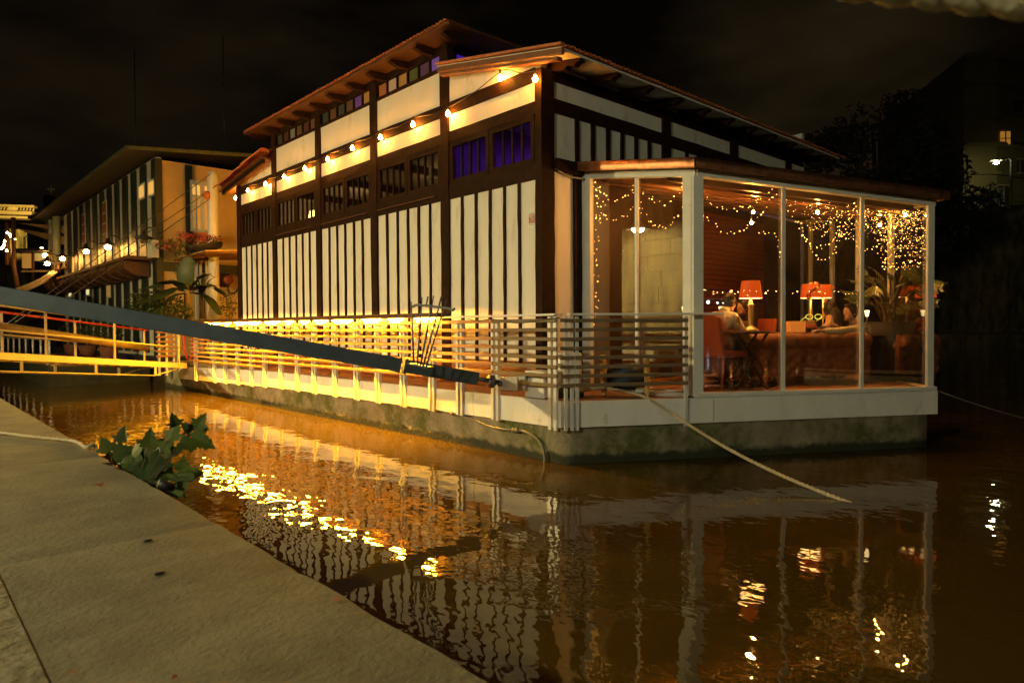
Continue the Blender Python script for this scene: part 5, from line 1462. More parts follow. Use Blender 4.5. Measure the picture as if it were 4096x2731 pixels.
tips = [(3415, 1180), (3440, 1130), (3470, 1095), (3500, 1150), (3520, 1100), (3540, 1170), (3560, 1120), (3575, 1085), (3600, 1140), (3620, 1190), (3640, 1115), (3660, 1165), (3680, 1215), (3600, 1225), (3560, 1220), (3500, 1205), (3470, 1180), (3440, 1215), (3620, 1250), (3590, 1260), (3650, 1240), (3530, 1135), (3690, 1150), (3485, 1130), (3610, 1100)]
for i, (px, py) in enumerate(tips):
    p = front(px, py, 1.15 + rm.uniform(-0.45, 0.35))
    size = rm.uniform(0.18, 0.30)
    out = (p - root); out.z *= 0.3; out = out.normalized()
    tip = (out + V3(rm.uniform(-0.9, -0.1)) - FN * 0.2).normalized()
    nrm = (V3(0.7) - FN * rm.uniform(0.2, 1.1) + FU * rm.uniform(-.5, .5)); nrm = (nrm - tip * nrm.dot(tip)).normalized()
    xa = tip.cross(nrm)
    mw = Matrix(((xa.x * size, tip.x * size, nrm.x * size, p.x), (xa.y * size, tip.y * size, nrm.y * size, p.y), (xa.z * size, tip.z * size, nrm.z * size, p.z), (0, 0, 0, 1)))
    shared('leaf', SM[i % 3], t, mw)
    stm.tube(spline([root + Vector((rm.uniform(-.1, .1), rm.uniform(-.1, .1), 0)), root.lerp(p, .55) + V3(0.12), p], 4), [0.012] * 8 + [0.007], 6)
stm.build('stalks', M['stem'], t)
for i in range(9):
    a = front(rm.uniform(3450, 3660), rm.uniform(1080, 1130), 1.2)
    tube('grass_blade', spline([root, root.lerp(a, .7) + V3(.15), a + FU * rm.uniform(-.3, .2) - V3(0.02)], 5), 0.006, M['monstera'], t, 5)

# ------------------------------------------------------------------ ceiling bulbs and fairy lights
for (px, py, off, lab) in ((2742, 834, 0.85, 'bare warm bulb hanging near the left glass corner'), (3006, 891, 0.85, 'bare warm bulb hanging in front of the lit ceiling joist'), (2746, 765, 0.9, 'bright warm bulb close under the ceiling by the corner post'), (3012, 850, 1.3, 'bright warm bulb under the ceiling in the first front pane'), (3520, 900, 1.5, 'added warm bulb lighting the ceiling among the fairy lights at the right end'), (3270, 850, 1.0, 'added warm bulb lighting the ceiling in the middle front pane'), (3620, 860, 0.7, 'added warm bulb lighting the right corner of the veranda ceiling')):  # the last three bulbs are added to brighten the ceiling
    c = front(px, py, off) if px > 2760 else onX(px, py, VX + off)
    zt = zc(c.y) + 0.06
    c.z = min(c.z, zt - 0.10)
    t = thing('ceiling_bulb', lab, 'lamp', c, 'bare bulbs under the veranda ceiling')
    MB().ball(c, 0.021, 12, 8).build('globe', M['ceil_bulb'], t)
    MB().lathe(c + V3(0.03), [(0.018, 0), (0.018, 0.05), (0.008, 0.06)], 8).build('socket', M['black'], t)
    tube('flex', [c + V3(0.08), Vector((c.x, c.y, zt))], 0.005, M['black'], t, 5)
rf = random.Random(5)
FLM = None
def fairy(pts, lab, step=0.075, k=6, r=0.0075, jit=0.03):
    pts = spline(pts, k)
    for p in pts:
        zm = zc(p.y) - 0.01
        if p.z > zm: p.z = zm
    t = thing('fairy_light_string', lab, 'fairy lights', pts[0], 'fairy light strings in the veranda')
    tube('wire', pts, 0.0022, M['green_cable'], t, 4)
    mb = MB(); acc = 0.0; tgt = step * rf.random()
    for p, q in zip(pts[:-1], pts[1:]):
        L = (q - p).length
        while acc + L > tgt:
            w = p.lerp(q, (tgt - acc) / L) + Vector((rf.uniform(-jit, jit), rf.uniform(-jit, jit), rf.uniform(-jit, jit) - 0.01))
            mb.ball(w, r * rf.choice((0.55, 0.6, 0.7, 0.8, 1.2)), 6, 4)
            tgt += step * rf.uniform(0.6, 1.5)
        acc += L
    if mb.v:
        tag(mb.build('bulbs', M['fairy'], t), kind='stuff')
LXp = VX + 0.14
fairy([onX(a, b, LXp) for a, b in ((2385, 715), (2378, 800), (2384, 900), (2380, 1010), (2388, 1130), (2382, 1290))], 'fairy lights running down beside the left jamb', 0.06, jit=0.04)
fairy([onX(a, b, LXp) for a, b in ((2400, 730), (2395, 790), (2410, 840), (2392, 890))], 'short fairy light bunch in the top left of the left glass', 0.04, jit=0.05)
fairy([onX(a, b, LXp) for a, b in ((2392, 745), (2430, 790), (2465, 800), (2505, 780), (2540, 735))], 'upper fairy light swag in the left pane of the left glass', 0.05)
fairy([onX(a, b, LXp) for a, b in ((2410, 850), (2440, 880), (2470, 872), (2510, 855), (2540, 820))], 'lower fairy light swag in the left pane of the left glass', 0.06)
fairy([onX(a, b, LXp) for a, b in ((2545, 725), (2538, 770), (2545, 830))], 'fairy light drop beside the left glass mullion', 0.045)
fairy([onX(a, b, LXp) for a, b in ((2562, 765), (2600, 788), (2668, 812), (2700, 785), (2722, 755), (2745, 715))], 'upper fairy light swag in the right pane of the left glass', 0.05)
fairy([onX(a, b, LXp) for a, b in ((2558, 805), (2580, 855), (2610, 892), (2660, 905), (2695, 880), (2720, 845), (2746, 800))], 'lower fairy light swag in the right pane of the left glass', 0.055)
O1 = 0.20
fairy([front(a, b, O1) for a, b in ((2812, 775), (2860, 822), (2930, 838), (3000, 818), (3045, 790), (3095, 755))], 'upper fairy light swag in the first front pane', 0.05)
fairy([front(a, b, O1) for a, b in ((2815, 850), (2865, 905), (2915, 928), (2965, 924), (3010, 890), (3060, 830), (3100, 765))], 'lower fairy light swag in the first front pane', 0.055)
fairy([front(a, b, 1.2) for a, b in ((3040, 935), (3075, 930), (3110, 955), (3118, 1040))], 'short fairy lights beside the first front mullion', 0.06)
fairy([front(a, b, O1) for a, b in ((3140, 790), (3170, 860), (3230, 905), (3290, 905), (3350, 870), (3420, 815))], 'upper fairy light swag in the middle front pane', 0.05)
fairy([front(a, b, 0.7) for a, b in ((3190, 880), (3225, 960), (3250, 1010), (3290, 1038), (3330, 1015), (3355, 950), (3425, 815))], 'deep fairy light loop in the middle front pane', 0.045)
fairy([front(a, b, 1.3) for a, b in ((3215, 955), (3260, 990), (3290, 985), (3325, 965), (3350, 935), (3390, 930), (3430, 950))], 'fairy light swag further back behind the middle front pane', 0.05)
fairy([front(a, b, O1) for a, b in ((3455, 830), (3475, 900), (3510, 930), (3560, 920), (3610, 880), (3680, 850), (3725, 840))], 'upper fairy light swag in the last front pane', 0.045)
fairy([front(a, b, 1.5) for a, b in ((3360, 935), (3400, 950), (3450, 990), (3500, 985), (3530, 930))], 'fairy light swag behind the last front mullion', 0.045)
for i in range(15):
    y = 865 + i * 14 + rf.uniform(-6, 6)
    x0 = 3530 + rf.uniform(-25, 30); off = rf.uniform(0.15, 0.9)
    fairy([front(x0, y + rf.uniform(-8, 10), off), front(x0 + 60, y + 12 + rf.uniform(-8, 8), off), front(3680 - rf.uniform(0, 30), y + rf.uniform(-12, 4), off * .7), front(3728, y + rf.uniform(-20, 8), off * .5)],
          'strand of the dense fairy light curtain at the right end', 0.040, 4, 0.0065, 0.03)
for i in range(6):
    y = 800 + i * 16; off = 0.5 + 0.2 * i; x0 = 3440 + i * 12
    fairy([front(x0, y + 30, off), front(x0 + 60, y + 50, off), front(x0 + 130, y + 40, off), front(3700 - i * 8, y + 30, off)], 'strand of fairy lights in front of the dense right-hand curtain', 0.05, 4, 0.0065, 0.035)
for i in range(14):
    y = 790 + i * 11; off = 0.8 + 0.14 * i
    fairy([front(3170 + i * 8, y, off), front(3340, y + 6, off), front(3450, y + 4, off), front(3680, y + 12, off)], 'strand of fairy lights netted under the ceiling boards', 0.075, 4, 0.0055, 0.06)

# ------------------------------------------------------------------ dinghy moored off the bow, seen mirrored in the glass
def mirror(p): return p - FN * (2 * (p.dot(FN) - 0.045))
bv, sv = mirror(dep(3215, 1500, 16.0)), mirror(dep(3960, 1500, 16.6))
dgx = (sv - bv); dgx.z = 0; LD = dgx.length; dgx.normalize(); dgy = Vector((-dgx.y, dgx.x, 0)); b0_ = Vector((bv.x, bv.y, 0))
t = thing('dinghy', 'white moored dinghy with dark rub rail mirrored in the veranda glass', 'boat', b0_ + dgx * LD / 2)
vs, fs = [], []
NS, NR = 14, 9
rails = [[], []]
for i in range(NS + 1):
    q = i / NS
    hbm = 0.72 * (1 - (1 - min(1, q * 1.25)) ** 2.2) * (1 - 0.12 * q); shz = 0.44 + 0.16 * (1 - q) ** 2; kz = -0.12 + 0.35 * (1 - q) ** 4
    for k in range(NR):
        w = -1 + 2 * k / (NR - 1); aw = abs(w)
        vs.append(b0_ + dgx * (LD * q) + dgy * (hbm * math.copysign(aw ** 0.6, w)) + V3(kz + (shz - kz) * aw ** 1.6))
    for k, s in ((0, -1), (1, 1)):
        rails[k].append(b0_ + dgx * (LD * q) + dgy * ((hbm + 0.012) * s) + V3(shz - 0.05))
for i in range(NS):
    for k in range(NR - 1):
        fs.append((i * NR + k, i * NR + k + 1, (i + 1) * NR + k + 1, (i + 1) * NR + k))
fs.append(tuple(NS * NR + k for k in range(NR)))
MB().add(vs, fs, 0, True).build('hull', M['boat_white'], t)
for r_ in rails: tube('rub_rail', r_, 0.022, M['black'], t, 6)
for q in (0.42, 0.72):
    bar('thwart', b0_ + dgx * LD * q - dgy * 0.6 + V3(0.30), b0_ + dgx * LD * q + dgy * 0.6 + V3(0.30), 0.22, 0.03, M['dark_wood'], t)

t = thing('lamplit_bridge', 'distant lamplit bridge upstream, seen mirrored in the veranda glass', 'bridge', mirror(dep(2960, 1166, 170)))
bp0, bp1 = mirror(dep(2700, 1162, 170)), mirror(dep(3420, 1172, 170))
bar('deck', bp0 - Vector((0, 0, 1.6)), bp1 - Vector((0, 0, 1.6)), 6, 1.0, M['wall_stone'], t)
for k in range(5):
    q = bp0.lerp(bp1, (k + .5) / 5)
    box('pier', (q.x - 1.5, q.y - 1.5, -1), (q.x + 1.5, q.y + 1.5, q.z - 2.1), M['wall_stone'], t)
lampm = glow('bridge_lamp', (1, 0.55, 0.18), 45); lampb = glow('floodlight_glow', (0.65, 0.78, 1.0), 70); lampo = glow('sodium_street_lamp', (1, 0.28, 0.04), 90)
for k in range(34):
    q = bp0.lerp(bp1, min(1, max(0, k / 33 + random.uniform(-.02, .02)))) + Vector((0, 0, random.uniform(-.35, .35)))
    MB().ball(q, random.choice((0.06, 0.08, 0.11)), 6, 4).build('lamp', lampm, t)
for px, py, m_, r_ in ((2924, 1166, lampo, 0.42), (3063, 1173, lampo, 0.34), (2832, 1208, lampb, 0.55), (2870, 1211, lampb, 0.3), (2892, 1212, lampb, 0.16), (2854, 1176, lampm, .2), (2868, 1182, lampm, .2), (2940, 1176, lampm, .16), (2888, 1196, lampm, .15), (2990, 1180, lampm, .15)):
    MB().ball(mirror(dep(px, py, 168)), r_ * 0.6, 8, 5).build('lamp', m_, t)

# ------------------------------------------------------------------ neighbouring striped houseboat
NX_, NY = 0.60, 18.0
nb = thing('striped_houseboat', 'green and white striped two-storey houseboat behind the first one', 'houseboat', (4, 26, 0))
box('hull', (NX_ - 0.25, NY - 0.5, -0.4), (9.5, 35, 0.75), M['roof_dark'], nb)
box('side_wall', (NX_, NY + 0.1, 0.75), (NX_ + 0.15, 33.2, 7.05), M['far_white'], nb)
box('end_wall', (NX_ + 0.02, NY, 0.75), (8.6, NY + 0.15, 6.95), M['cream'], nb)
stripe_y = [32.5, 31.1, 29.7, 28.5, 27.2, 25.9, 24.7, 23.5, 22.4, 21.2, 20.1, 18.85]
for a, b in zip(stripe_y[:-1], stripe_y[1:]):
    m_ = (a + b) / 2; w = (a - b) * 0.55
    box('green_board', (NX_ - 0.05, m_ - w / 2, 0.85), (NX_ + 0.02, m_ + w / 2, 3.75), M['ebony'], nb)
    box('green_board', (NX_ - 0.05, m_ - w / 2, 3.95), (NX_ + 0.02, m_ + w / 2, 7.0), M['ebony'], nb)
box('corner_post', (NX_ - 0.07, NY - 0.04, 0.75), (NX_ + 0.14, NY + 0.42, 6.98), M['ebony'], nb)
for px in (757,):
    q = onY(px, 900, NY - 0.03)
    box('end_post', (q.x - 0.10, NY - 0.06, 3.9), (q.x + 0.10, NY + 0.02, 6.9), M['ebony'], nb)
for x in (3.4, 5.4, 7.4):
    box('end_post', (x - 0.1, NY - 0.06, 3.9), (x + 0.1, NY + 0.02, 6.9), M['ebony'], nb)
box('end_band', (NX_ + 0.14, NY - 0.05, 3.45), (8.6, NY + 0.02, 3.75), M['ebony'], nb)
# roof with mossy edge
ex, ey = -0.35, NY - 0.75
ez = onX(513, 640, ex); 
def nroof(x): return 7.02 + (x - ex) * 0.10
rt = [(ex, 17.45), (9.4, 17.45), (9.4, 35.5), (ex, 35.5)]
mb = MB(); mb.prism([Vector((x, y, nroof(x))) for x, y in rt], (0, 0, 0.06)); mb.build('roof', M['roof_dark'], nb)
bar('mossy_edge', (ex - 0.03, 17.43, 7.05), (ex - 0.03, 35.5, 7.06), 0.05, 0.10, M['moss'], nb)
bar('mossy_edge', (ex, 17.41, nroof(ex) + 0.02), (9.4, 17.41, nroof(9.4) + 0.03), 0.05, 0.11, M['moss'], nb)
for x, y in ((1.5, 24.0), (3.6, 20.5)):
    tube('aerial', [(x, y, 7.2), (x, y, 12.4)], 0.02, M['dark_steel'], nb, 5)
# ledge with curved brackets
box('ledge', (NX_ - 0.85, NY + 0.2, 3.80), (NX_ - 0.06, 33.5, 3.90), M['timber2'], nb)
y = NY + 0.8
while y < 33:
    mb = MB()
    arc = [(NX_ - 0.06, 3.79), (NX_ - 0.80, 3.79), (NX_ - 0.80, 3.66), (NX_ - 0.74, 3.52), (NX_ - 0.58, 3.40), (NX_ - 0.36, 3.33), (NX_ - 0.06, 3.30)]
    mb.prism([Vector((x, y, z)) for x, z in arc], (0, 0.9, 0)); mb.build('bracket', M['timber2'], nb); y += 1.25
def nwin(y0, y1, z0, z1, mat, bars=1):
    w = part('window', nb)
    box('frame', (NX_ - 0.075, y0 - 0.06, z0 - 0.07), (NX_ - 0.052, y1 + 0.06, z1 + 0.07), M['far_white'], w)
    box('pane', (NX_ - 0.084, y0, z0), (NX_ - 0.077, y1, z1), mat, w)
    for k in range(1, bars + 1):
        z = z0 + (z1 - z0) * k / (bars + 1)
        box('glazing_bar', (NX_ - 0.094, y0, z - 0.02), (NX_ - 0.085, y1, z + 0.02), M['far_white'], w)
brown_pane = surf('brown_shutter', (0.20, 0.055, 0.02), (0.28, 0.08, 0.03), 6, 0.6)
for y in (28.5, 24.7): nwin(y - 0.28, y + 0.28, 4.9, 6.5, brown_pane, 3)
def ypx(px, py): return onX(px, py, NX_ - 0.08)
for (px0, px1, py0, py1, mat, bars) in ((275, 284, 1140, 1188, M['win_pale'], 1), (345, 355, 1124, 1180, M['win_pale'], 1), (427, 438, 1118, 1185, M['win_amber'], 2), (556, 574, 738, 795, M['win_warm'], 0), (594, 613, 722, 782, M['win_warm'], 0)):
    a, b = ypx(px0, py1), ypx(px1, py0)
    nwin(b.y, a.y, a.z, b.z, mat, bars)
# french window on the end wall
w = part('french_window', nb)
q0, q1 = onY(762, 925, NY - 0.05), onY(856, 733, NY - 0.05)
box('frame', (q0.x, NY - 0.08, q0.z), (q1.x, NY - 0.01, q1.z), M['far_white'], w)
for k in range(2):
    for i in range(2):
        for j in range(4):
            xw = (q1.x - q0.x) / 2
            x0 = q0.x + k * xw + 0.07 + i * (xw - 0.10) / 2; hz = (q1.z - q0.z - 0.2) / 4
            box('pane', (x0, NY - 0.095, q0.z + 0.1 + j * hz), (x0 + (xw - 0.10) / 2 - 0.05, NY - 0.081, q0.z + 0.1 + (j + 1) * hz - 0.05), M['win_warm' if j > 2 else 'win_amber'], w)
box('window_box', (onY(785, 930, NY).x, NY - 0.35, q0.z - 0.27), (onY(855, 930, NY).x, NY - 0.1, q0.z - 0.05), M['tile'], nb)
# lower door with white bars
for px in (788, 803, 830):
    q = onY(px, 1150, NY - 0.2); box('door_post', (q.x - 0.04, NY - 0.2, 0.8), (q.x + 0.04, NY - 0.1, 3.9), M['far_white'], nb)
# gooseneck lamps along the side
def goose(px, py, lit, lab, x=NX_ - 0.5):
    c = onX(px, py, x)
    t = thing('wharf_lamp', lab, 'lamp', c, 'round wall lamps along the striped houseboat')
    MB().ball(c - V3(0.02), 0.10, 12, 8, sc=(1, 1, 0.85)).build('globe', M['wharf'] if lit else glass_mat('unlit_globe', (0.6, 0.55, 0.4), 0.2), t)
    MB().lathe(c, [(0.30, 0.06), (0.26, 0.10), (0.10, 0.16), (0.05, 0.30), (0.04, 0.31)], 16).build('shade', M['dark_steel'], t)
    tube('arm', spline([c + V3(0.26), c + Vector((0.1, 0, 0.40)), c + Vector((0.34, 0, 0.36)), c + Vector((0.42, 0, 0.05))], 5), 0.022, M['dark_steel'], t, 6)
goose(345, 1005, True, 'lit round wall lamp, second of the three along the stripes')
goose(432, 987, True, 'lit round wall lamp nearest along the stripes')
goose(575, 962, False, 'unlit round wall lamp near the corner of the striped houseboat')
goose(250, 1033, True, 'lit round wall lamp at the far end of the striped side')
goose(189, 1053, True, 'lit round lamp beyond the striped side, farthest of the row', -0.6)
q = onX(598, 995, NX_ - 0.3)
tag(box('meter_box', (q.x, q.y - 0.25, q.z - 0.28), (q.x + 0.2, q.y + 0.25, q.z + 0.25), M['far_white']), 'white meter box on the ledge by the striped corner', 'box')

# white mooring pile with pulley and stays
t = thing('mooring_pile', 'tall white steel mooring pile between the two houseboats', 'pile', (1.77, 16.5, 0))
MB().lathe((1.77, 16.5, -1), [(0.155, 0), (0.155, 7.35), (0.13, 7.46), (0.06, 7.5)], 28).build('pipe', surf('pile_paint', (0.60, 0.57, 0.50), (0.70, 0.68, 0.62), 4, 0.4, spots=(0.4, .3, .2), spot_scale=4, spot_lo=.64), t)
q = onY(828, 781, 16.4)
MB().lathe(q, [(0.13, -0.03), (0.13, 0.03)], 20, axis=(0.3, -1, 0)).build('pulley', M['tile'], t)
bar('pulley_arm', q, (1.7, 16.45, q.z), 0.05, 0.08, M['tile'], t)
for (a, b, dp) in (((842, 697), (30, 1294), 12.5), ((820, 776), (60, 1290), 12.5), ((834, 800), (160, 1270), 12.6)):
    tube('stay_cable', [onY(a[0], a[1], 16.4), dep(b[0], b[1], dp)], 0.010, M['dark_steel'], t, 5)
# glazed canopy over the stern landing
t = thing('glass_canopy', 'flat translucent canopy roof beside the white pile', 'canopy', (2.5, 15.2, 3.95))
cvs = [onY(700, 1035, 16.2), onY(850, 1000, 16.2)]
MB().add([(0.9, 14.6, 3.80), (4.2, 14.6, 4.05), (4.2, 17.6, 4.05), (0.9, 17.6, 3.80), (0.9, 14.6, 3.83), (4.2, 14.6, 4.08), (4.2, 17.6, 4.08), (0.9, 17.6, 3.83)], [(0, 3, 2, 1), (4, 5, 6, 7), (0, 1, 5, 4), (1, 2, 6, 5), (2, 3, 7, 6), (3, 0, 4, 7)]).build('sheet', M['cream'], t)
for k in range(5):
    y = 14.7 + k * 0.7
    bar('purlin', (0.9, y, 3.77), (4.2, y, 4.02), 0.06, 0.05, M['timber2'], t)
# canoe planter with flowers
q0, q1 = onY(745, 985, 15.8), onY(888, 968, 15.8)
t = thing('canoe_planter', 'dark canoe-shaped planter full of flowers on the canopy edge', 'planter', q0)
vs, fs = [], []
for i in range(13):
    k = i / 12; w = 0.24 * math.sin(PI * min(0.98, 0.1 + k * 0.9)) ** 0.5
    c = q0.lerp(q1, k)
    for a in range(9):
        ph = PI * a / 8
        vs.append(c + Vector((0, math.cos(ph) * w, -math.sin(ph) * (0.16 + 0.12 * math.sin(PI * k)))))
for i in range(12):
    for a in range(8): fs.append((i * 9 + a, i * 9 + a + 1, (i + 1) * 9 + a + 1, (i + 1) * 9 + a))
fs += [tuple(range(9)), tuple(12 * 9 + a for a in range(9))]
MB().add(vs, fs, 0, True).build('canoe', M['black'], t)
tube('rim', [q0, q0.lerp(q1, .5) - V3(.0), q1], 0.02, M['timber2'], t, 6)
fcol = [M['shrub'], M['leaf'], surf('pink_petal', (0.30, 0.04, 0.14), (0.4, 0.07, 0.2), 9, 0.6), M['red'], surf('burgundy_leaf', (0.10, 0.02, 0.03), (0.16, 0.03, 0.04), 9, 0.6)]
rr = random.Random(9)
mb = MB()
def leaf_cloud(mb, c, rx, ry, rz, n, sz, mats, r):
    for i in range(n):
        while True:
            v = Vector((r.uniform(-1, 1), r.uniform(-1, 1), r.uniform(-1, 1)))
            if v.length <= 1: break
        p = c + Vector((v.x * rx, v.y * ry, v.z * rz))
        a = Vector((r.gauss(0, 1), r.gauss(0, 1), r.gauss(0, 1))).normalized(); b = a.orthogonal().normalized()
        s = sz * r.uniform(.6, 1.4)
        mb.add([p - a * s * .5, p + b * s * .28, p + a * s * .6, p - b * s * .28], [(0, 1, 2, 3)], r.choice(mats))
for px, py, rx, rz, n, ms in ((800, 955, 0.5, 0.16, 260, [4, 4, 3, 0, 2]), (860, 955, 0.25, 0.14, 120, [0, 1, 3, 1]), (700, 972, 0.4, 0.13, 200, [0, 1, 2, 0, 1]), (660, 985, 0.3, 0.12, 140, [0, 1, 0, 2]), (725, 1000, 0.35, 0.16, 180, [0, 0, 1]), (745, 945, 0.3, 0.16, 160, [2, 4, 3, 0])):
    leaf_cloud(mb, onY(px, py, 15.75), rx, 0.22, rz, n, 0.07, ms, rr)
for k in range(30):
    leaf_cloud(mb, onY(703 + rr.uniform(-6, 6), 1010 + k * 3, 15.6), 0.04, 0.04, 0.03, 3, 0.05, [0, 1], rr)
tag(mb.build('flowers', fcol, t), kind='stuff')
# red hose reel on the end wall
q = onY(912, 1120, NY - 0.25)
t = thing('hose_reel', 'red hose reel with a black cable loop on the orange-lit wall', 'hose reel', q)
MB().lathe(q, [(0.15, -0.1), (0.15, 0.1), (0.08, 0.12)], 18, axis=(0, -1, 0)).build('drum', surf('dull_red_drum', (0.16, 0.03, 0.015), (0.22, 0.045, 0.02), 8, 0.6), t)
box('backplate', (q.x - 0.26, q.y + 0.12, q.z - 0.22), (q.x + 0.1, q.y + 0.2, q.z + 0.22), M['timber'], t)
tube('cable_loop', spline([q + Vector((-0.1, -0.15, 0.2)), q + Vector((0.2, -0.15, 0.2)), q + Vector((0.32, -0.15, -0.05)), q + Vector((0.2, -0.15, -0.4)), q + Vector((-0.02, -0.15, -0.42)), q + Vector((-0.05, -0.12, -0.15))], 6), 0.03, M['black'], t, 6)

# banana plant and shrubs on the stern deck
def blade(pts, w, mat, parent, name='leaf', fold=0.25):
    pts = spline(pts, 5); n = len(pts)
    vs, fs = [], []
    for i, p in enumerate(pts):
        d = (pts[min(i + 1, n - 1)] - pts[max(i - 1, 0)]).normalized()
        s = d.cross(V3(1)); s = s.normalized() if s.length > .2 else RT.copy()
        if abs(d.z) > 0.8: s = (RT - d * RT.dot(d)).normalized()
        up = s.cross(d)
        ww = w * max(0.03, math.sin(PI * min(1, (i + .6) / n)) ** 0.6)
        vs += [p + s * ww - up * ww * fold, p, p - s * ww - up * ww * fold]
    for i in range(n - 1):
        fs += [(i * 3, i * 3 + 1, i * 3 + 4, i * 3 + 3), (i * 3 + 1, i * 3 + 2, i * 3 + 5, i * 3 + 4)]
    return MB().add(vs, fs, 0, True).build(name, mat, parent)
by = 15.0
B = lambda px, py, dy=0: onY(px, py, by + dy)
t = thing('banana_plant', 'banana plant with broad arching leaves in front of the orange wall', 'plant', B(757, 1290))
tube('stem', [B(758, 1330), B(752, 1250), B(748, 1180), B(745, 1140)], [0.11, 0.10, 0.08, 0.05], M['stem'], t, 12)
for pts, w in (([(742, 1150), (738, 1090), (758, 1030)], 0.26), ([(745, 1160), (700, 1120), (640, 1130), (575, 1155)], 0.24), ([(745, 1165), (690, 1150), (610, 1190), (540, 1215)], 0.26), ([(750, 1160), (800, 1140), (850, 1138), (905, 1180)], 0.25),
               ([(750, 1165), (790, 1115), (830, 1095), (860, 1110)], 0.10), ([(748, 1170), (690, 1180), (640, 1230), (600, 1280)], 0.22), ([(752, 1170), (800, 1170), (840, 1190), (880, 1260)], 0.20), ([(750, 1155), (720, 1130), (668, 1125)], 0.10)):
    blade([B(x, y, rr.uniform(-0.5, 0.3) * (i > 0)) for i, (x, y) in enumerate(pts)], w, M['banana'], t)
def shrub(px, py, dy, rx, rz, n, sz, lab, mats=('shrub', 'leaf2')):
    c = B(px, py, dy)
    t = thing('deck_shrub', lab, 'plant', c - V3(rz), 'leafy shrubs on the stern deck')
    mb = MB(); leaf_cloud(mb, c, rx, rx * .7, rz, n, sz, [0, 1], rr)
    tag(mb.build('foliage', [M[m] for m in mats], t), kind='stuff')
    for k in range(5):
        tube('stem', [c - V3(rz * 1.1) + Vector((rr.uniform(-.1, .1), 0, 0)), c + Vector((rr.uniform(-rx, rx) * .5, rr.uniform(-.2, .2), rz * .4))], 0.012, M['stem'], t, 5)
shrub(640, 1235, 0.6, 0.75, 0.55, 900, 0.10, 'wide dark shrub left of the banana plant')
shrub(570, 1225, 1.4, 0.5, 0.5, 500, 0.09, 'dark shrub at the far left of the stern planting')
shrub(915, 1215, 0.4, 0.28, 0.45, 220, 0.08, 'thin leggy shrub against the facade corner')
shrub(700, 1250, -0.2, 0.5, 0.35, 420, 0.09, 'low shrub round the foot of the banana plant')
c = B(805, 1150, 0.3)
t = thing('spiky_yucca', 'spiky yucca with narrow leaves between banana plant and white pile', 'plant', c - V3(0.9))
for k in range(26):
    a = rr.uniform(0, 2 * PI); el = rr.uniform(-0.4, 1.3)
    blade([c - V3(0.2), c + Vector((math.cos(a) * .22, math.sin(a) * .22, el * .2)), c + Vector((math.cos(a) * .5, math.sin(a) * .5, el * .42 - 0.05))], 0.02, M['banana'], t)
tube('stem', [c - V3(0.9), c - V3(0.2)], 0.05, M['stem'], t, 8)

# ------------------------------------------------------------------ distant left bank
def D(px, py, t): return dep(px, py, t)
t = thing('floodlit_balustrade', 'floodlit stone balustrade of a distant bridge', 'balustrade', D(60, 850, 80))
a, b = D(-200, 818, 80), D(143, 828, 82)
a2, b2 = D(-200, 845, 80), D(136, 856, 82)
stone_y = surf('warm_travertine', (0.5, 0.42, 0.24), (0.6, 0.52, 0.32), 2, 0.8)
bar('rail', a, b, 1.0, 0.22, stone_y, t); bar('plinth', a2, b2, 1.2, 0.40, stone_y, t)
bar('parapet_base', a2 - V3(0.55), b2 - V3(0.55), 1.4, 0.25, stone_y, t)
n = 26
for k in range(n):
    p = a2.lerp(b2, (k + .5) / n); q = a.lerp(b, (k + .5) / n)
    if k % 9 in (0, 1):
        bar('pier', p, q, 0.5, 0.55, stone_y, t, up=(1, 0, 0))
    else:
        MB().tube([p, p.lerp(q, .3), p.lerp(q, .7), q], [0.09, 0.16, 0.07, 0.10], 8).build('baluster', stone_y, t)
fd = bpy.data.lights.new('floodlight', 'SPOT'); fd.energy = 5200; fd.color = (1, .62, .12); fd.spot_size = math.radians(80); fd.shadow_soft_size = 0.3
fo = bpy.data.objects.new('floodlight', fd); COL.objects.link(fo)
fp_ = D(70, 905, 74); fo.location = fp_; fo.rotation_euler = (D(40, 838, 80.5) - fp_).to_track_quat('-Z', 'Y').to_euler()
mb = MB(); q = D(60, 880, 81)
box('bridge_pier', (q.x - 1, q.y - 1, 0), (q.x + 1, q.y + 1, q.z - 1.2), M['wall_stone'], t)
cx = D(204, 785, 95)
t = thing('roof_cross', 'pale cross on a distant roof above the bridge', 'cross', cx)
bar('upright', cx, D(204, 735, 95), 0.16, 0.16, stone_y, t, up=(1, 0, 0)); bar('arm', D(190, 757, 95), D(219, 759, 95), 0.16, 0.16, stone_y, t)
box('church_roof', (cx.x - 0.8, cx.y - 0.8, cx.z - 6.0), (cx.x + 0.8, cx.y + 0.8, cx.z), M['roof_dark'], t)
# far terrace of the striped boat: column, awnings, mast with lamps, kiosk
t = thing('terrace_column', 'pale green column carrying the far roof corner of the striped boat', 'column', D(226, 1085, 33))
tube('shaft', [D(226, 1085, 33), D(226, 840, 33)], 0.17, surf('green_column', (0.35, 0.38, 0.22), (0.42, 0.44, 0.28), 5, 0.6), t, 16)
tube('beam', [D(240, 832, 33), D(120, 870, 40)], 0.12, M['cream'], t, 8)
for i, (p0, p1, p2, p3, lab) in enumerate((((70, 893), (258, 905), (258, 935), (140, 905), 'upper cream sail awning over the far terrace'), ((72, 915), (258, 948), (258, 980), (100, 928), 'lower cream sail awning over the far terrace'))):
    mb = MB(); mb.prism([D(*p0, 36), D(*p1, 33), D(*p2, 33), D(*p3, 35.5)], (0.02, 0.02, 0.02))
    tag(mb.build('sail_awning', M['cream']), lab, 'awning', 'sail awnings over the far terrace')
tag(tube('flag_pole', [D(201, 1000, 34), D(201, 868, 34)], 0.09, M['far_white']), 'white pole standing behind the sail awnings', 'pole')
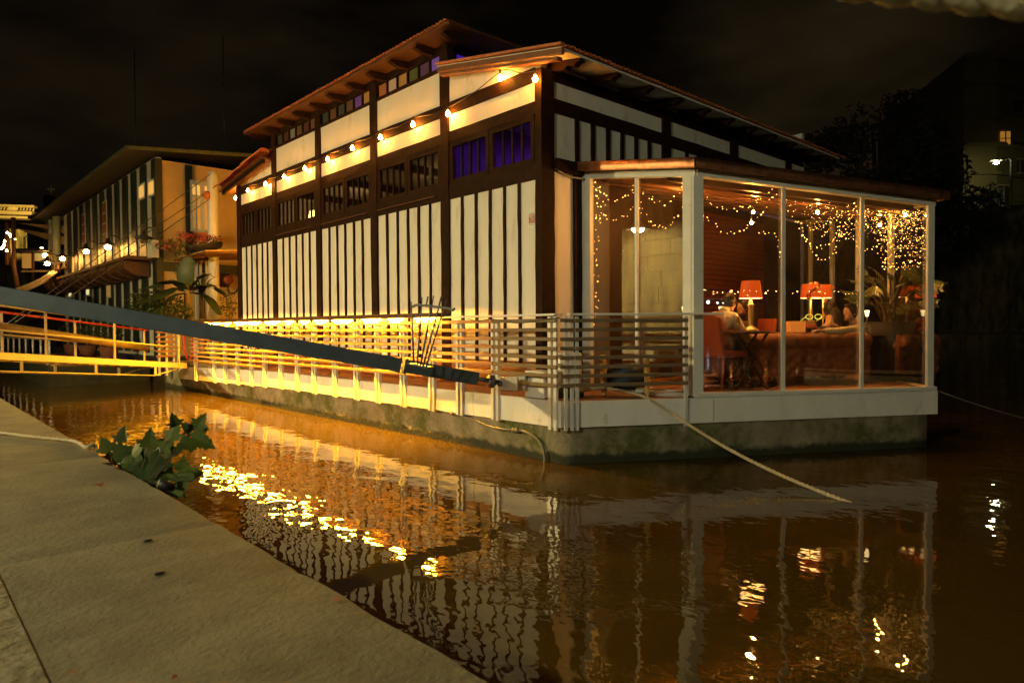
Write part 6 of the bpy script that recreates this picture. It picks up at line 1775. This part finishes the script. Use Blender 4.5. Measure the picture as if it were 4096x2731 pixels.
tag(tube('lamp_standard', [D(98, 1010, 38), D(98, 948, 38), D(110, 946, 38)], 0.06, M['far_white']), 'thin white standard left of the awnings', 'pole')
t = thing('light_mast', 'tall mast wound with warm lamps beside the far quay', 'mast', D(54, 1140, 30))
tube('pole', [D(70, 1150, 30), D(54, 1060, 30), D(53, 870, 30)], 0.09, M['timber2'], t, 8)
tube('second_pole', [D(30, 1060, 31), D(28, 890, 31)], 0.09, M['timber2'], t, 8)
lamps = [(53, 880), (53, 891), (55, 903), (53, 915), (54, 922), (53, 928), (55, 934), (41, 938), (45, 946), (30, 931), (58, 955), (19, 964), (16, 977), (13, 985), (9, 991), (3, 995), (27, 1002)]
for px, py in lamps:
    c = D(px, py, 30)
    MB().lathe(c, [(0.055, -0.035), (0.015, 0.05)], 10).build('lamp', M['warm_lamp'], t)
t = thing('lit_kiosk', 'small lit kiosk on the far pontoon', 'kiosk', D(120, 1090, 36))
kx = D(110, 1100, 36)
bar('back_wall', D(90, 1085, 36), D(220, 1085, 36), 0.2, 0.1, M['cream'], t)
mb = MB(); mb.prism([D(88, 1072, 36.4), D(88, 1010, 36.4), D(130, 1010, 36.4), D(130, 1072, 36.4)], _fw * 0.15); mb.build('lit_wall', M['win_amber'], t)
mb = MB(); mb.prism([D(134, 1042, 36.4), D(134, 1012, 36.4), D(195, 1015, 36.4), D(190, 1045, 36.4)], _fw * 0.15); mb.build('sign_panel', glow('green_sign', (0.45, 0.42, 0.10), 0.25), t)
bar('roof', D(55, 1006, 36), D(222, 1004, 36), 1.6, 0.12, M['roof_dark'], t)
for px in (60, 132, 210):
    tube('post', [D(px, 1120, 36), D(px, 1008, 36)], 0.07, M['timber2'], t, 6)
MB().ball(D(180, 1022, 35.6), 0.12, 8, 6).build('lamp', M['warm_lamp'], t)
MB().ball(D(167, 995, 35.6), 0.08, 8, 6).build('lamp', M['warm_lamp'], t)
# cross-braced terrace rail in bright colours
t = thing('braced_rail', 'small bright cross-braced rail at the end of the striped boat ledge', 'railing', D(240, 1080, 32))
for i, (p, q, m) in enumerate((((219, 1082), (219, 1050), 'gang'), ((227, 1080), (238, 1045), 'tile'), ((238, 1080), (227, 1045), 'gang'), ((250, 1072), (262, 1042), 'gang'), ((262, 1070), (250, 1044), 'gang'), ((214, 1058), (270, 1040), 'gang'), ((216, 1083), (270, 1068), 'timber2'))):
    tube('brace', [D(*p, 32), D(*q, 32)], 0.05, M[m], t, 6)
# slack heavy ropes from the ledge
tag(tube('heavy_rope', spline([D(215, 1085, 31), D(170, 1115, 27), D(120, 1140, 23), D(60, 1165, 20)], 6), 0.07, M['rope'], None, 8), 'pair of slack heavy ropes from the striped boat ledge, upper one', 'rope', 'slack heavy ropes')
tag(tube('heavy_rope', spline([D(225, 1088, 31), D(180, 1122, 27), D(130, 1148, 23), D(70, 1172, 20)], 6), 0.06, M['rope'], None, 8), 'pair of slack heavy ropes from the striped boat ledge, lower one', 'rope', 'slack heavy ropes')
# low work pontoon and potted plants beyond the gangway
t = thing('work_pontoon', 'low dark work pontoon beyond the gangway', 'pontoon', (-1.6, 22, 0))
box('hull', (-2.4, 17.8, -0.3), (0.25, 30, 0.55), surf('pontoon_green', (0.015, 0.018, 0.013), (0.028, 0.03, 0.022), 4, 0.6, spec=0.1), t)
box('deck', (-2.35, 17.85, 0.55), (0.2, 29.9, 0.60), M['dark_wood'], t)
for k in range(8):
    y = 18.2 + k * 1.5
    tube('stanchion', [(-2.3, y, 0.6), (-2.3, y, 1.35)], 0.03, M['grey_steel'], t, 6)
tube('chain_rail', [(-2.3, 18.2, 1.33), (-2.3, 29, 1.33)], 0.02, M['grey_steel'], t, 6)
for i, (x, y, lab) in enumerate(((-0.4, 20.0, 'clay pot with a bush, nearest on the work pontoon'), (-0.5, 22.6, 'clay pot with a bush, middle one on the work pontoon'), (-0.5, 25.4, 'clay pot with a bush, farthest on the work pontoon'))):
    t = thing('potted_bush', lab, 'plant', (x, y, 0.6), 'potted bushes on the pontoon')
    MB().lathe((x, y, 0.6), [(0.22, 0), (0.30, 0.45), (0.26, 0.45)], 16).build('pot', surf('dark_clay', (0.10, 0.03, 0.012), (0.14, 0.045, 0.018), 7, 0.8), t)
    mb = MB(); leaf_cloud(mb, Vector((x, y, 1.45)), 0.45, 0.45, 0.5, 260, 0.10, [0, 1], rr); tag(mb.build('foliage', [M['shrub'], M['leaf2']], t), kind='stuff')

# ------------------------------------------------------------------ far bank on the right
FBX = 60
fb = thing('far_embankment', 'high dark embankment wall across the river', 'wall', (FBX, 10, 0))
box('wall_core', (FBX, -60, -1), (FBX + 40, 160, 10.6), M['wall_stone'], fb)
box('coping', (FBX - 0.3, -60, 10.6), (FBX + 0.6, 160, 10.95), M['wall_stone'], fb)
tag(box('far_towpath', (FBX - 7, -60, -1), (FBX, 160, 0.9), M['wall_stone']), 'dark towpath at the foot of the far wall', None, None, 'structure')
def tree(base, h, crown_c, R, n, sz, lab, seed, grp=None):
    r = random.Random(seed)
    t = thing('plane_tree', lab, 'tree', base, grp)
    mb = MB()
    mb.tube([base, base.lerp(crown_c, .5) + Vector((r.uniform(-.4, .4), 0, 0)), crown_c], [0.55, 0.42, 0.2], 10)
    for k in range(9):
        v = Vector((r.gauss(0, 1), r.gauss(0, 1), r.uniform(-.2, 1))).normalized()
        mb.tube([base.lerp(crown_c, .6), crown_c + v * R * .45, crown_c + v * R * .85], [0.2, 0.12, 0.04], 6)
    mb.build('trunk', M['bark'], t)
    mb = MB()
    cl = []
    for k in range(46):
        v = Vector((r.gauss(0, 1), r.gauss(0, 1), r.gauss(0, 1))).normalized() * r.uniform(.35, 1.0) ** 0.6
        cl.append((crown_c + Vector((v.x * R, v.y * R, v.z * R * .80)), R * r.uniform(.18, .34)))
    for c, cr in cl:
        leaf_cloud(mb, c, cr, cr, cr * .8, n // 46, sz, [0], r)
    tag(mb.build('crown', M['tree'], t), kind='stuff')
tree(D(3500, 1330, 48) * 1.0 - V3(0), 20, D(3505, 700, 48), 6.0, 9000, 0.42, 'big dark plane tree across the river', 3)
tree(D(3700, 1330, 52), 14, D(3690, 900, 52), 4.3, 6000, 0.40, 'lower dark tree right of the big plane tree', 4)
# corner building with rounded end
t = thing('corner_building', 'dark apartment building with curved cornices across the river', 'building', D(4000, 850, 66))
def bpts(py_off=0):
    return None
c0 = D(3852, 850, 66); c1 = D(3985, 850, 66); c2 = D(4096, 850, 68); c3 = D(4500, 850, 78)
z0 = 10.9
plan = [Vector((c0.x, c0.y, 0)), Vector((c1.x, c1.y, 0)), Vector((c2.x, c2.y, 0)), Vector((c3.x, c3.y, 0)), Vector((c3.x + 15, c3.y + 8, 0)), Vector((c0.x + 18, c0.y + 14, 0))]
toph = D(3990, 240, 67).z
mb = MB(); mb.prism([p + V3(z0) for p in plan], (0, 0, toph - z0)); mb.build('wall', M['building'], t)
def cornice(py, h):
    for a, b in ((c0, c1), (c1, c2), (c2, c3)):
        z = D(3990, py, 67).z
        aa, bb = Vector((a.x, a.y, z)) - _fw * 0.25, Vector((b.x, b.y, z)) - _fw * 0.25
        bar('cornice', aa, bb, 0.5, h, M['building'], t)
for py, h in ((840, 0.6), (705, 0.25), (590, 0.3), (475, 0.3), (350, 0.35), (250, 0.5)):
    cornice(py, h)
def bwin(px0, px1, py0, py1, mat, dd=66.4):
    w = part('window', t)
    mb = MB(); mb.prism([D(px0, py1, dd - .55), D(px1, py1, dd - .55), D(px1, py0, dd - .55), D(px0, py0, dd - .55)], _fw * 0.1); mb.build('pane', mat, w)
    bar('mullion', D((px0 + px1) / 2, py1, dd - .68), D((px0 + px1) / 2, py0, dd - .68), 0.10, 0.06, M['dark_wood'], w, up=(1, 0, 0))
    bar('transom', D(px0, (py0 * .45 + py1 * .55), dd - .66), D(px1, (py0 * .45 + py1 * .55), dd - .66), 0.08, 0.06, M['dark_wood'], w)
    for q0, q1 in (((px0 - 4, py0 - 4), (px1 + 4, py0 - 4)), ((px0 - 4, py1 + 4), (px1 + 4, py1 + 4))):
        bar('frame', D(*q0, dd - .6), D(*q1, dd - .6), 0.12, 0.12, M['building'], w)
bwin(4004, 4042, 526, 577, M['win_amber'])
bwin(3999, 4034, 745, 830, M['black'])
bwin(4070, 4092, 640, 690, M['black']); bwin(4060, 4090, 400, 450, M['black'])
q = D(3850, 815, 67)
mb = MB(); mb.prism([D(3838, 813, 69), D(3854, 813, 69), D(3854, 782, 69), D(3840, 786, 69)], _fw * 0.3)
tag(mb.build('lit_window', M['win_warm']), 'orange lit window low behind the corner building', 'window')
for k in range(12):
    px = 4048 + k * 5
    tube('baluster', [D(px, 810, 65.5), D(px, 782, 65.5)], 0.03, M['dark_steel'], t, 4)
sl_ = thing('street_lamp', 'single bright street lamp in front of the corner building', 'lamp', D(4043, 850, 60))
tube('post', [D(4043, 850, 60), D(4045, 640, 60), D(4030, 632, 60), D(3990, 645, 60)], 0.11, M['dark_steel'], sl_, 8)
MB().lathe(D(3985, 652, 60) + V3(0.1), [(0.05, 0.26), (0.2, 0.22), (0.55, 0.10), (0.54, 0.08), (0.2, 0.19), (0.04, 0.2)], 14).build('added_hood', M['dark_steel'], sl_)  # hood added to stop the lamp lighting the facade above it
MB().ball(D(3985, 652, 60), 0.17, 10, 8, sc=(1.6, 1.2, .6)).build('lamp_head', glow('street_lamp_head', (1, .88, .42), 420), sl_)
c = D(3965, 800, 58)
t = thing('bank_shrub', 'dark shrub on the far wall in front of the lamplit facade', 'plant', c - V3(1.8))
mb = MB(); leaf_cloud(mb, c, 0.9, 0.9, 1.5, 900, 0.22, [0], rr); leaf_cloud(mb, c - V3(1), 1.3, 1, .7, 500, 0.22, [0], rr); tag(mb.build('foliage', M['tree'], t), kind='stuff')
tube('stem', [c - V3(1.8), c + V3(.8)], 0.08, M['bark'], t, 6)
